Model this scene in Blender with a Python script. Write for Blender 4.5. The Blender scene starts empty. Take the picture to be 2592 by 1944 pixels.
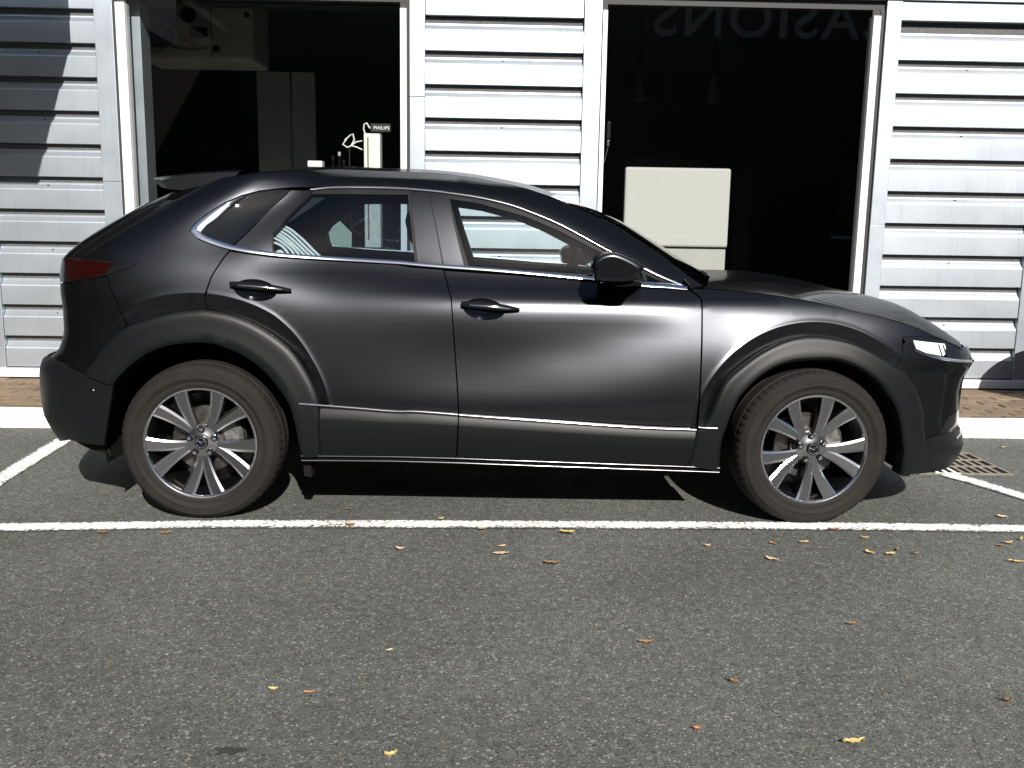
import bpy, bmesh, math, random
import numpy as np
from mathutils import Vector, Matrix, geometry
random.seed(7); rng=np.random.default_rng(7)
sc=bpy.context.scene; COLL=sc.collection

# ------------------------------------------------------------------ camera, sky, sun, exposure
cd=bpy.data.cameras.new('camera'); cam=bpy.data.objects.new('camera',cd); COLL.objects.link(cam)
cd.sensor_width=36; cd.lens=32.64; cd.clip_start=.05; cd.clip_end=2000
CX,CY,CZ,YAW,PIT,ROLL=1.243,-3.9102,1.2744,.02392,.16686,.01612
_f=Vector((math.sin(YAW),math.cos(YAW),0)); _r=Vector((math.cos(YAW),-math.sin(YAW),0)); _u=Vector((0,0,1))
_f2=math.cos(PIT)*_f-math.sin(PIT)*_u; _u2=math.sin(PIT)*_f+math.cos(PIT)*_u
_r3=math.cos(ROLL)*_r+math.sin(ROLL)*_u2; _u3=-math.sin(ROLL)*_r+math.cos(ROLL)*_u2
cam.matrix_world=Matrix(((_r3.x,_u3.x,-_f2.x,CX),(_r3.y,_u3.y,-_f2.y,CY),(_r3.z,_u3.z,-_f2.z,CZ),(0,0,0,1)))
sc.camera=cam
SUN_EL=math.radians(33.5); SUN_AZ=math.radians(12)   # azimuth from -Y towards +X
world=bpy.data.worlds.new('World'); sc.world=world; world.use_nodes=True
wn=world.node_tree; bg=wn.nodes['Background']; sky=wn.nodes.new('ShaderNodeTexSky'); sky.sky_type='NISHITA'
sky.sun_disc=False; sky.sun_elevation=SUN_EL; sky.sun_rotation=math.pi-SUN_AZ
wn.links.new(sky.outputs[0],bg.inputs[0]); bg.inputs[1].default_value=.05
sl=bpy.data.lights.new('sun','SUN'); sl.energy=5; sl.angle=math.radians(.5); sl.color=(1,.95,.88)
so=bpy.data.objects.new('sun',sl); COLL.objects.link(so); so.location=(3,-8,9)
_L=Vector((math.sin(SUN_AZ)*math.cos(SUN_EL),-math.cos(SUN_AZ)*math.cos(SUN_EL),math.sin(SUN_EL)))
so.rotation_euler=_L.to_track_quat('Z','Y').to_euler()
sc.view_settings.view_transform='Standard'; sc.view_settings.look='None'; sc.view_settings.gamma=1
sc.view_settings.exposure=.8; sc.view_settings.use_curve_mapping=False
sc.render.engine='CYCLES'; sc.cycles.max_bounces=10; sc.cycles.transparent_max_bounces=24

# ------------------------------------------------------------------ helpers
def link(name,me,mat=None,parent=None):
    o=bpy.data.objects.new(name,me); COLL.objects.link(o)
    if mat is not None and not me.materials:
        for m in (mat if isinstance(mat,(list,tuple)) else [mat]): me.materials.append(m)
    if parent is not None:
        o.parent=parent; o.matrix_parent_inverse=wmat(parent).inverted()
    return o
def wmat(o):
    m=Matrix.LocRotScale(o.location,o.rotation_euler,o.scale)
    return wmat(o.parent)@o.matrix_parent_inverse@m if o.parent else m
def thing(name,label,cat,loc=(0,0,0),group=None):
    o=bpy.data.objects.new(name,None); COLL.objects.link(o); o.location=loc; o.empty_display_size=.1
    return tag(o,label,cat,group)
def tag(o,label,cat,group=None):
    o['label']=label; o['category']=cat
    if group: o['group']=group
    return o
def structure(o): o['kind']='structure'; return o
def stuff(o): o['kind']='stuff'; return o
def mesh(name,verts,faces,smooth=None,mats=None,fm=None):
    me=bpy.data.meshes.new(name); me.from_pydata([tuple(map(float,v)) for v in verts],[],[tuple(map(int,f)) for f in faces])
    me.validate(); me.update()
    if smooth is not None:
        me.polygons.foreach_set('use_smooth',[True]*len(me.polygons)); me.set_sharp_from_angle(angle=math.radians(smooth))
    if fm is not None: me.polygons.foreach_set('material_index',fm)
    return me
def from_bm(name,bm,smooth=None):
    me=bpy.data.meshes.new(name); bm.normal_update(); bm.to_mesh(me); bm.free()
    if smooth is not None:
        me.polygons.foreach_set('use_smooth',[True]*len(me.polygons)); me.set_sharp_from_angle(angle=math.radians(smooth))
    return me
def bm_box(bm,lo,hi,bev=0):
    r=bmesh.ops.create_cube(bm,size=1)['verts']
    s=[hi[i]-lo[i] for i in range(3)]; c=[(hi[i]+lo[i])/2 for i in range(3)]
    for v in r: v.co=Vector((v.co.x*s[0]+c[0],v.co.y*s[1]+c[1],v.co.z*s[2]+c[2]))
    if bev:
        es=list({e for v in r for e in v.link_edges})
        bmesh.ops.bevel(bm,geom=es,offset=bev,segments=2,affect='EDGES',profile=.5)
def box(name,lo,hi,mat,parent=None,bev=0):
    bm=bmesh.new(); bm_box(bm,lo,hi,bev); return link(name,from_bm(name,bm,None),mat,parent)
def tube_data(pts,r,n=8,closed=False,cap=True):
    pts=[Vector(p) for p in pts]; N=len(pts); V=[];F=[]
    up=Vector((0,0,1)); prev=None
    for i,p in enumerate(pts):
        a=pts[(i-1)%N] if (closed or i>0) else p; b=pts[(i+1)%N] if (closed or i<N-1) else p
        t=(b-a).normalized()
        u=t.cross(up if abs(t.z)<.95 else Vector((1,0,0))).normalized() if prev is None else (prev-t*prev.dot(t)).normalized()
        prev=u; w=t.cross(u); rr=r[i] if hasattr(r,'__len__') else r
        for k in range(n):
            th=2*math.pi*k/n; V.append(p+u*math.cos(th)*rr+w*math.sin(th)*rr)
    M=N if closed else N-1
    for i in range(M):
        for k in range(n):
            j=(i+1)%N; F.append((i*n+k,i*n+(k+1)%n,j*n+(k+1)%n,j*n+k))
    if cap and not closed: F.append(tuple(range(n))[::-1]); F.append(tuple((N-1)*n+k for k in range(n)))
    return V,F
def tube(name,pts,r,mat,parent=None,n=8,closed=False):
    V,F=tube_data(pts,r,n,closed); return link(name,mesh(name,V,F,50),mat,parent)
def grid_faces(nu,nv,flip=False,wrap_u=False):
    F=[]
    for i in range(nu if wrap_u else nu-1):
        for j in range(nv-1):
            a=i*nv+j; b=((i+1)%nu)*nv+j; F.append((a,b,b+1,a+1) if not flip else (a,a+1,b+1,b))
    return F
def merge(parts):
    V=[];F=[];n=0
    for v,f in parts:
        V+=list(v); F+=[tuple(i+n for i in q) for q in f]; n+=len(v)
    return V,F
def boxd(lo,hi):
    x0,y0,z0=lo;x1,y1,z1=hi
    return [(x0,y0,z0),(x1,y0,z0),(x1,y1,z0),(x0,y1,z0),(x0,y0,z1),(x1,y0,z1),(x1,y1,z1),(x0,y1,z1)],[(0,3,2,1),(4,5,6,7),(0,1,5,4),(1,2,6,5),(2,3,7,6),(3,0,4,7)]

# ------------------------------------------------------------------ materials
def mat(name,col,rough=.5,metal=0,spec=.5,coat=0,coat_r=.03,noise=0,nscale=6,bump=0,bscale=80,trans=0,ior=1.45):
    m=bpy.data.materials.new(name); m.use_nodes=True; nt=m.node_tree; b=nt.nodes['Principled BSDF']
    b.inputs['Base Color'].default_value=(*col,1); b.inputs['Roughness'].default_value=rough; b.inputs['Metallic'].default_value=metal
    b.inputs['Specular IOR Level'].default_value=spec; b.inputs['Coat Weight'].default_value=coat; b.inputs['Coat Roughness'].default_value=coat_r
    b.inputs['Transmission Weight'].default_value=trans; b.inputs['IOR'].default_value=ior
    geo=nt.nodes.new('ShaderNodeNewGeometry')
    if noise:
        n=nt.nodes.new('ShaderNodeTexNoise'); n.inputs['Scale'].default_value=nscale; n.inputs['Detail'].default_value=5
        nt.links.new(geo.outputs['Position'],n.inputs['Vector'])
        mr=nt.nodes.new('ShaderNodeMapRange'); mr.inputs[1].default_value=.3; mr.inputs[2].default_value=.7; mr.inputs[3].default_value=1-noise; mr.inputs[4].default_value=1+noise
        nt.links.new(n.outputs['Fac'],mr.inputs[0])
        mx=nt.nodes.new('ShaderNodeVectorMath'); mx.operation='SCALE'; mx.inputs[0].default_value=col
        nt.links.new(mr.outputs[0],mx.inputs['Scale']); nt.links.new(mx.outputs[0],b.inputs['Base Color'])
        r2=nt.nodes.new('ShaderNodeMapRange'); r2.inputs[1].default_value=.3; r2.inputs[2].default_value=.7; r2.inputs[3].default_value=max(0,rough-.12*noise*2); r2.inputs[4].default_value=min(1,rough+.12*noise*2)
        nt.links.new(n.outputs['Fac'],r2.inputs[0]); nt.links.new(r2.outputs[0],b.inputs['Roughness'])
    if bump:
        n2=nt.nodes.new('ShaderNodeTexNoise'); n2.inputs['Scale'].default_value=bscale; n2.inputs['Detail'].default_value=3
        nt.links.new(geo.outputs['Position'],n2.inputs['Vector'])
        bp=nt.nodes.new('ShaderNodeBump'); bp.inputs['Strength'].default_value=bump; bp.inputs['Distance'].default_value=.004
        nt.links.new(n2.outputs['Fac'],bp.inputs['Height']); nt.links.new(bp.outputs[0],b.inputs['Normal'])
    return m
def glass(name,tint,refl=1.0,rough=0.0):
    m=bpy.data.materials.new(name); m.use_nodes=True; nt=m.node_tree; nt.nodes.clear()
    out=nt.nodes.new('ShaderNodeOutputMaterial'); mix=nt.nodes.new('ShaderNodeMixShader'); tr=nt.nodes.new('ShaderNodeBsdfTransparent'); gl=nt.nodes.new('ShaderNodeBsdfGlossy')
    fr=nt.nodes.new('ShaderNodeFresnel'); fr.inputs['IOR'].default_value=1.5
    tr.inputs[0].default_value=(*tint,1); gl.inputs['Roughness'].default_value=rough; gl.inputs[0].default_value=(refl,refl,refl,1)
    nt.links.new(fr.outputs[0],mix.inputs[0]); nt.links.new(tr.outputs[0],mix.inputs[1]); nt.links.new(gl.outputs[0],mix.inputs[2]); nt.links.new(mix.outputs[0],out.inputs[0])
    return m
def asphalt_nodes(nt,geo):
    """returns (colour socket, height socket) of worn asphalt"""
    N=nt.nodes.new; L=nt.links.new
    v=N('ShaderNodeTexVoronoi'); v.inputs['Scale'].default_value=250; L(geo.outputs['Position'],v.inputs['Vector'])
    v2=N('ShaderNodeTexVoronoi'); v2.inputs['Scale'].default_value=170; L(geo.outputs['Position'],v2.inputs['Vector'])
    sep=N('ShaderNodeSeparateColor'); L(v.outputs['Color'],sep.inputs[0])
    cr=N('ShaderNodeValToRGB'); e=cr.color_ramp.elements
    e[0].position=0; e[0].color=(.030,.030,.030,1); e[1].position=1; e[1].color=(.32,.31,.29,1)
    for p,c in ((.10,.060),(.28,.079),(.62,.088),(.80,.097),(.93,.124),(.975,.18)):
        q=cr.color_ramp.elements.new(p); q.color=(c*.965,c,c*.935,1)
    L(sep.outputs[0],cr.inputs[0])
    # tint: warm and bluish grains
    hue=N('ShaderNodeMix'); hue.data_type='RGBA'; hue.blend_type='MULTIPLY'; hue.inputs[0].default_value=.35
    L(cr.outputs[0],hue.inputs[6])
    tr=N('ShaderNodeValToRGB'); tr.color_ramp.elements[0].color=(1,.72,.42,1); tr.color_ramp.elements[1].color=(.72,.9,1,1); q=tr.color_ramp.elements.new(.4); q.color=(1,1,.96,1)
    L(sep.outputs[1],tr.inputs[0]); L(tr.outputs[0],hue.inputs[7])
    n=N('ShaderNodeTexNoise'); n.inputs['Scale'].default_value=.9; n.inputs['Detail'].default_value=6; n.inputs['Roughness'].default_value=.62; L(geo.outputs['Position'],n.inputs['Vector'])
    mr=N('ShaderNodeMapRange'); mr.inputs[1].default_value=.3; mr.inputs[2].default_value=.7; mr.inputs[3].default_value=.78; mr.inputs[4].default_value=1.22; L(n.outputs['Fac'],mr.inputs[0])
    n3=N('ShaderNodeTexNoise'); n3.inputs['Scale'].default_value=28; n3.inputs['Detail'].default_value=3; L(geo.outputs['Position'],n3.inputs['Vector'])
    mr3=N('ShaderNodeMapRange'); mr3.inputs[1].default_value=.3; mr3.inputs[2].default_value=.7; mr3.inputs[3].default_value=.8; mr3.inputs[4].default_value=1.2; L(n3.outputs['Fac'],mr3.inputs[0])
    mm=N('ShaderNodeMath'); mm.operation='MULTIPLY'; L(mr.outputs[0],mm.inputs[0]); L(mr3.outputs[0],mm.inputs[1])
    sc_=N('ShaderNodeVectorMath'); sc_.operation='SCALE'; L(hue.outputs[2],sc_.inputs[0]); L(mm.outputs[0],sc_.inputs['Scale'])
    v3=N('ShaderNodeTexVoronoi'); v3.inputs['Scale'].default_value=125; L(geo.outputs['Position'],v3.inputs['Vector'])
    s3=N('ShaderNodeSeparateColor'); L(v3.outputs['Color'],s3.inputs[0])
    up=N('ShaderNodeMapRange'); up.inputs[1].default_value=.955; up.inputs[2].default_value=.99; up.inputs[3].default_value=0; up.inputs[4].default_value=.5; L(s3.outputs[0],up.inputs[0])
    c1=N('ShaderNodeMix'); c1.data_type='RGBA'; c1.inputs[7].default_value=(.30,.30,.28,1); L(up.outputs[0],c1.inputs[0]); L(sc_.outputs[0],c1.inputs[6])
    dn=N('ShaderNodeMapRange'); dn.inputs[1].default_value=.05; dn.inputs[2].default_value=.02; dn.inputs[3].default_value=0; dn.inputs[4].default_value=.55; L(s3.outputs[0],dn.inputs[0])
    c2=N('ShaderNodeMix'); c2.data_type='RGBA'; c2.inputs[7].default_value=(.016,.016,.015,1); L(dn.outputs[0],c2.inputs[0]); L(c1.outputs[2],c2.inputs[6])
    return c2.outputs[2],v2.outputs['Distance']
def mat_asphalt():
    m=bpy.data.materials.new('asphalt'); m.use_nodes=True; nt=m.node_tree; b=nt.nodes['Principled BSDF']
    geo=nt.nodes.new('ShaderNodeNewGeometry'); c,h=asphalt_nodes(nt,geo)
    nt.links.new(c,b.inputs['Base Color']); b.inputs['Roughness'].default_value=.85; b.inputs['Specular IOR Level'].default_value=.3
    bp=nt.nodes.new('ShaderNodeBump'); bp.inputs['Strength'].default_value=.38; bp.inputs['Distance'].default_value=.004
    nt.links.new(h,bp.inputs['Height']); nt.links.new(bp.outputs[0],b.inputs['Normal'])
    return m
def mat_line():
    """road paint, worn through to the asphalt; UV.y runs across the line"""
    m=bpy.data.materials.new('road_paint'); m.use_nodes=True; nt=m.node_tree; b=nt.nodes['Principled BSDF']; N=nt.nodes.new; L=nt.links.new
    geo=N('ShaderNodeNewGeometry'); c,h=asphalt_nodes(nt,geo)
    uv=N('ShaderNodeUVMap'); sp=N('ShaderNodeSeparateXYZ'); L(uv.outputs[0],sp.inputs[0])
    n=N('ShaderNodeTexNoise'); n.inputs['Scale'].default_value=60; n.inputs['Detail'].default_value=6; n.inputs['Roughness'].default_value=.7; L(geo.outputs['Position'],n.inputs['Vector'])
    n2=N('ShaderNodeTexNoise'); n2.inputs['Scale'].default_value=2.5; n2.inputs['Detail'].default_value=3; L(geo.outputs['Position'],n2.inputs['Vector'])
    # wear grows to the edges: |y-.5|
    a=N('ShaderNodeMath'); a.operation='SUBTRACT'; a.inputs[1].default_value=.56; L(sp.outputs[1],a.inputs[0])
    ab=N('ShaderNodeMath'); ab.operation='ABSOLUTE'; L(a.outputs[0],ab.inputs[0])
    pw=N('ShaderNodeMath'); pw.operation='POWER'; pw.inputs[1].default_value=3.0; L(ab.outputs[0],pw.inputs[0])
    ml=N('ShaderNodeMath'); ml.operation='MULTIPLY_ADD'; ml.inputs[1].default_value=1.6; L(pw.outputs[0],ml.inputs[0]); L(n.outputs['Fac'],ml.inputs[2])
    ad=N('ShaderNodeMath'); ad.operation='MULTIPLY_ADD'; ad.inputs[1].default_value=.28; L(n2.outputs['Fac'],ad.inputs[0]); L(ml.outputs[0],ad.inputs[2])
    st=N('ShaderNodeMapRange'); st.inputs[1].default_value=.705; st.inputs[2].default_value=.785; L(ad.outputs[0],st.inputs[0])
    mx=N('ShaderNodeMix'); mx.data_type='RGBA'; mx.inputs[6].default_value=(.74,.74,.71,1); L(c,mx.inputs[7]); L(st.outputs[0],mx.inputs[0])
    L(mx.outputs[2],b.inputs['Base Color']); b.inputs['Roughness'].default_value=.7
    bp=N('ShaderNodeBump'); bp.inputs['Strength'].default_value=.4; bp.inputs['Distance'].default_value=.003; L(h,bp.inputs['Height']); L(bp.outputs[0],b.inputs['Normal'])
    return m
M={}
M['asphalt']=mat_asphalt(); M['paint_line']=mat_line()
M['paint']=mat('grey_metallic_paint',(.0355,.0370,.0420),.295,.95,.3,.28,.09)
M['paint'].node_tree.nodes['Principled BSDF'].inputs['Specular Tint'].default_value=(.10,.10,.11,1)
M['plastic']=mat('dark_plastic',(.0044,.0052,.0060),.42,0,.26,bump=.1,bscale=900)
M['gloss_black']=mat('gloss_black',(.006,.006,.007),.08,0,.5)
M['black']=mat('dull_black',(.006,.006,.006),.9,0,.2)
M['liner']=mat('wheel_liner',(.008,.008,.008),.95,0,.1)
M['rubber']=mat('tyre_rubber',(.0125,.011,.010),.78,0,.25,noise=.25,nscale=9,bump=.2,bscale=300)
M['seal']=mat('window_seal',(.006,.007,.008),.55,0,.2)
M['chrome']=mat('chrome',(.75,.76,.78),.12,1)
M['alloy']=mat('machined_alloy',(.36,.36,.385),.24,1,coat=.3)
M['polished']=mat('polished_alloy',(.55,.55,.58),.22,1)
M['alloy_dark']=mat('dark_alloy',(.05,.05,.055),.28,.95,coat=.5)
M['disc']=mat('brake_disc',(.16,.15,.14),.4,1,noise=.3,nscale=20)
M['caliper']=mat('cast_metal',(.20,.20,.19),.45,.8,noise=.4,nscale=40)
M['carglass']=glass('car_glass',(.82,.89,.89))
M['tintglass']=glass('tinted_glass',(.50,.58,.62))
M['dark_glass']=mat('dark_glass',(.004,.005,.006),.02,0,.6)
M['shopglass']=glass('shop_glass',(.84,.86,.85))
M['interior']=mat('car_interior',(.012,.013,.015),.7)
M['seat']=mat('seat_cloth',(.016,.017,.02),.85,bump=.3,bscale=400)
M['headliner']=mat('headliner',(.30,.30,.29),.9)
M['cladding']=mat('white_coated_steel',(.48,.525,.58),.43,.82,.5,noise=.05,nscale=3)
M['trim']=mat('grey_coated_trim',(.43,.475,.53),.43,.77,.5,noise=.06,nscale=5)
M['alu']=mat('white_aluminium',(.72,.73,.74),.3,0,.6)
M['darkgap']=mat('dark_rubber_gap',(.02,.02,.022),.6)
M['wallcore']=mat('wall_core',(.05,.05,.05),.9)
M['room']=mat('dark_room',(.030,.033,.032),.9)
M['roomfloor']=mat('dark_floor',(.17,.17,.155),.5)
M['kerb']=mat('white_painted_concrete',(.74,.74,.71),.8,noise=.12,nscale=8,bump=.4,bscale=60)
M['iron']=mat('worn_cast_iron',(.20,.17,.13),.7,.3,noise=.3,nscale=14,bump=.3,bscale=150)
M['paintwhite']=mat('white_paint',(.75,.75,.72),.7,noise=.08,nscale=30)
M['red']=mat('red_lens',(.011,.0006,.0004),.15,0,.4,coat=.2)
M['clear']=mat('clear_reflector',(.85,.87,.9),.35,.3,coat=1)

# rain streaks and grime on the steel cladding
def weather(m,amt):
    nt=m.node_tree; N=nt.nodes.new; L=nt.links.new; b=nt.nodes['Principled BSDF']; src=b.inputs['Base Color'].links[0].from_socket
    geo=N('ShaderNodeNewGeometry'); mp=N('ShaderNodeMapping'); mp.inputs['Scale'].default_value=(16,1,1.1); L(geo.outputs['Position'],mp.inputs[0])
    n=N('ShaderNodeTexNoise'); n.inputs['Scale'].default_value=1.6; n.inputs['Detail'].default_value=6; n.inputs['Roughness'].default_value=.65; L(mp.outputs[0],n.inputs['Vector'])
    r=N('ShaderNodeMapRange'); r.inputs[1].default_value=.52; r.inputs[2].default_value=.78; r.inputs[3].default_value=0; r.inputs[4].default_value=amt; L(n.outputs['Fac'],r.inputs[0])
    mx=N('ShaderNodeMix'); mx.data_type='RGBA'; mx.inputs[7].default_value=(.22,.19,.14,1); L(r.outputs[0],mx.inputs[0]); L(src,mx.inputs[6]); L(mx.outputs[2],b.inputs['Base Color'])
weather(M['cladding'],.24); weather(M['trim'],.16)
# ------------------------------------------------------------------ ground
def sheet(name,x0,y0,x1,y1,z,m,parent=None):
    return link(name,mesh(name,[(x0,y0,z),(x1,y0,z),(x1,y1,z),(x0,y1,z)],[(0,1,2,3)]),m,parent)
gnd=structure(sheet('ground',-300,-300,300,300,0,M['asphalt']))
def line_mesh(name,pts,w,z=.004):
    """painted line along pts (x,y) with ragged ends; UV.y across"""
    V=[];F=[];UV=[]; n=len(pts); acc=0
    for i,(x,y) in enumerate(pts):
        a=pts[max(i-1,0)]; b=pts[min(i+1,n-1)]; t=Vector((b[0]-a[0],b[1]-a[1],0)).normalized(); q=Vector((-t.y,t.x,0))
        for s in (-.5,.5): V.append((x+q.x*w*s,y+q.y*w*s,z))
    for i in range(n-1): F.append((2*i,2*i+2,2*i+3,2*i+1))
    me=mesh(name,V,F); uv=me.uv_layers.new(name='UVMap')
    for p in me.polygons:
        for li,vi in zip(p.loop_indices,p.vertices): uv.data[li].uv=(vi//2,float(vi%2))
    return me
pl=link('bay_line',line_mesh('bay_line',[(-6,-.34),(-2.5,-.215),(-.8,-.135),(.15,-.062),(.84,-.045),(1.6,-.034),(2.31,-.024),(3.0,-.024),(3.6,-.035),(6,-.07),(9,-.1)],.108),M['paint_line']); structure(pl)
d1=link('bay_divider',line_mesh('bay_divider',[(-1.27,1.56),(-1.19,.6),(-1.09,-.12)],.115,.0045),M['paint_line']); structure(d1)
d2=link('bay_divider',line_mesh('bay_divider',[(3.70,.885),(3.78,.74),(3.885,.47),(4.03,.1),(4.07,.02)],.115,.0045),M['paint_line']); structure(d2)
# kerb with a rounded nose and slightly uneven lower edge
KY=1.79; prof=[(KY+.012,-.05),(KY+.004,.03),(KY,.075),(KY+.006,.093),(KY+.022,.103),(KY+.13,.105),(KY+.135,.05)]
xs=np.arange(-9,12.01,.1); V=[];F=[]
for x in xs:
    for (y,z) in prof: V.append((x,y+rng.normal(0,.0012),z+rng.normal(0,.001)))
F=grid_faces(len(xs),len(prof),True); kerb=structure(link('kerb',mesh('kerb',V,F,50),M['kerb']))
# pavement: bedding sheet plus single clay pavers
PZ=.10
pav=structure(sheet('pavement',-9,KY+.13,12,3.2,PZ-.018,mat('bedding_sand',(.10,.08,.06),.95,noise=.3,nscale=30)))
bricks_m=[mat('clay_paver',c,.85,noise=.22,nscale=22,bump=.3,bscale=200) for c in ((.165,.115,.072),(.14,.096,.06),(.18,.13,.084),(.13,.093,.061))]
BL,BW,BH=.198,.098,.05
def brick_me(k):
    bm=bmesh.new(); bm_box(bm,(-BL/2,-BW/2,-BH),(BL/2,BW/2,0),.004)
    me=from_bm('brick',bm,40); me.materials.append(bricks_m[k]); return me
bmes=[brick_me(k) for k in range(4)]
joinV=[];
for r in range(11):
    y=KY+.185+r*.104
    for i in range(-43,58):
        x=i*.205+(.1025 if r%2 else 0)
        near=(-2.62<x<-1.0) or (3.45<x<5.75)
        dz=rng.normal(0,.0015); dx,dy=rng.normal(0,.0015,2)
        if near:
            o=bpy.data.objects.new('brick',bmes[rng.integers(4)]); COLL.objects.link(o); o.parent=pav
            o.location=(x+dx,y+dy,PZ+dz); o.rotation_euler=(rng.normal(0,.008),rng.normal(0,.006),rng.normal(0,.01))
        else:
            joinV.append(boxd((x-BL/2,y-BW/2,PZ-BH),(x+BL/2,y+BW/2,PZ+dz)))
V,F=merge(joinV); stuff(link('paver_field',mesh('paver_field',V,F),bricks_m[0],pav))

M['foam']=mat('grey_foam_closure',(.085,.085,.088),.9,noise=.35,nscale=90)
# ------------------------------------------------------------------ showroom building
WY=3.10
bld=thing('showroom_building','long low showroom clad in white ribbed steel with two tall dark windows behind the car','building',(1.3,4,PZ))
def wallcore(x0,x1,z0,z1): return boxd((x0,WY+.05,z0),(x1,WY+.17,z1))
cores=[wallcore(-12,-1.60,.1,5.2),wallcore(.62,2.03,.1,5.2),wallcore(4.06,14,.1,5.2),wallcore(-1.6,.62,2.93,5.2),wallcore(2.03,4.06,2.93,5.2),wallcore(-1.6,.62,.1,.32),wallcore(2.03,4.06,.1,.32)]
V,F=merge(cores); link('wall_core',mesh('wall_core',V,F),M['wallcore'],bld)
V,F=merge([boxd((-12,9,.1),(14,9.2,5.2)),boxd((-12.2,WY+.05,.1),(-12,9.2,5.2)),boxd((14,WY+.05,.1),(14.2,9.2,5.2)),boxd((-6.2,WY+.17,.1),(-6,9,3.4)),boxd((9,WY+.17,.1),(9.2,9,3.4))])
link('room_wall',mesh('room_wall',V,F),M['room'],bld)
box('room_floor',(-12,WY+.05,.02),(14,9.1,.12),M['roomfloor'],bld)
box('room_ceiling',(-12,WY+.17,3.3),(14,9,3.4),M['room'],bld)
box('roof',(-12.2,WY+.0,5.2),(14.2,9.2,5.4),M['trim'],bld)
PITCH=.2345; Z0=.1825
PROF=[(-.004,.040),(-.040,.0385),(-.046,.033),(-.055,.032),(-.088,.004),(-.096,0),(-.160,-.0006),(-PITCH+.0015,0),(-PITCH,.003),(-PITCH-.0005,.042)]
def panel_mesh(L):
    n=max(2,int(L/.4)+1); V=[]
    for i in range(n):
        x=-L/2+L*i/(n-1)
        for dz,iy in PROF: V.append((x,iy+rng.normal(0,.00025),dz))
    F=grid_faces(n,len(PROF),False); me=mesh('cladding_panel',V,F,14,fm=[1 if i%(len(PROF)-1)==0 else 0 for i in range(len(F))])
    for m_ in (M['cladding'],M['foam']): me.materials.append(m_)
    return me
def screws(x,zs):
    out=[]
    for z in zs:
        bm=[]
        for k in range(6):
            a=k*math.pi/3; bm.append((x+.009*math.cos(a),WY+.026,z+.009*math.sin(a)))
        V=[(x,WY+.018,z)]+bm; out.append((V,[(0,1+(k+1)%6,1+k) for k in range(6)]))
    return out
scr=[]
for (x0,x1,ktop,kbot) in ((-9,-2.60,16,0),(-2.40,-1.607,16,0),(.747,1.887,10,0),(4.19,5.272,10,0),(5.62,13.9,10,0)):
    me=panel_mesh(x1-x0)
    for k in range(kbot,ktop+1):
        o=link('cladding_panel',me,M['cladding'],bld); o.location=((x0+x1)/2-1.3,WY-4,Z0+PITCH*(k+1)-PZ); o.matrix_parent_inverse=Matrix()
        if k%2==1:
            for q in np.arange(.45,.95,.45):
                scr.append(((x0+(x1-x0)*.49)+rng.normal(0,.006),Z0+PITCH*(k+1)-.066))
out=[]
for x,z in scr: out+=screws(x,[z])
V,F=merge(out); stuff(link('cladding_screws',mesh('cladding_screws',V,F),M['darkgap'],bld))
def trim(name,x0,x1,z0,z1,m,y0=WY-.012,y1=WY+.06,bev=.003): return box(name,(x0,y0,z0),(x1,y1,z1),m,bld,bev)
# upright cover trims (each in two lengths with a joint, as fitted)
for (x0,x1,zj) in ((-2.60,-2.403,1.9),(-1.604,-1.472,1.56),(.634,.745,2.2),(1.890,2.018,1.35),(4.075,4.187,1.34),(5.275,5.617,1.7)):
    trim('cover_trim',x0,x1,.17,zj-.0012,M['trim']); trim('cover_trim',x0,x1,zj+.0012,5.0 if x0<-1.7 else 2.93,M['trim'],WY-.0135)
# flat flashing above the panels and over the windows
trim('head_flashing',.748,1.886,2.768,2.93,M['trim'],WY-.004); trim('head_flashing',4.19,5.272,2.80,2.93,M['trim'],WY-.004)
for x0,x1 in ((-11.9,-1.603),(-1.60,.63),(.634,13.9)): trim('fascia_panel',x0,x1,2.935,5.0,M['cladding'],WY-.025)
trim('base_flashing',-12,14,.108,.172,M['alu'],WY-.035,WY+.06,.004); box('base_gap',(-12,WY-.02,.085),(14,WY+.05,.107),M['darkgap'],bld)
def window(x0,x1,zs,zh,lx0,lx1,rx0,rx1):
    """lx/rx: the bright upright frame bars; dark rubber sits beside them"""
    w=box('window',(x0,WY+.02,zh),(x1,WY+.10,zh+.07),M['darkgap'],bld); box('window_sill',(x0,WY+.02,zs-.06),(x1,WY+.10,zs),M['darkgap'],w)
    box('frame_bar',(lx0,WY-.008,zs),(lx1,WY+.09,zh-.045),M['alu'],w,.004); box('frame_bar',(rx0,WY-.008,zs),(rx1,WY+.09,zh-.045),M['alu'],w,.004)
    box('frame_gasket',(x0,WY+.012,zs),(lx0-.001,WY+.085,zh-.001),M['darkgap'],w); box('frame_gasket',(rx1+.001,WY+.012,zs),(x1,WY+.085,zh-.001),M['darkgap'],w)
    box('frame_gasket',(lx0,WY+.02,zh-.044),(lx1,WY+.085,zh-.001),M['darkgap'],w); box('frame_gasket',(rx0,WY+.02,zh-.044),(rx1,WY+.085,zh-.001),M['darkgap'],w)
    link('glass_pane',mesh('glass_pane',[(lx1,WY+.04,zs),(rx0,WY+.04,zs),(rx0,WY+.04,zh),(lx1,WY+.04,zh)],[(0,1,2,3)]),M['shopglass'],w)
    return w
w1=window(-1.471,.633,.32,2.855,-1.455,-1.388,.566,.612)
w2=window(2.019,4.074,.32,2.872,2.024,2.058,3.986,4.040)
box('window_reveal',(-1.43,WY+.175,.12),(-1.345,WY+.36,3.3),M['trim'],bld); box('head_box',(-1.345,WY+.175,2.86),(.62,WY+.36,3.29),M['room'],bld)

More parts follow.
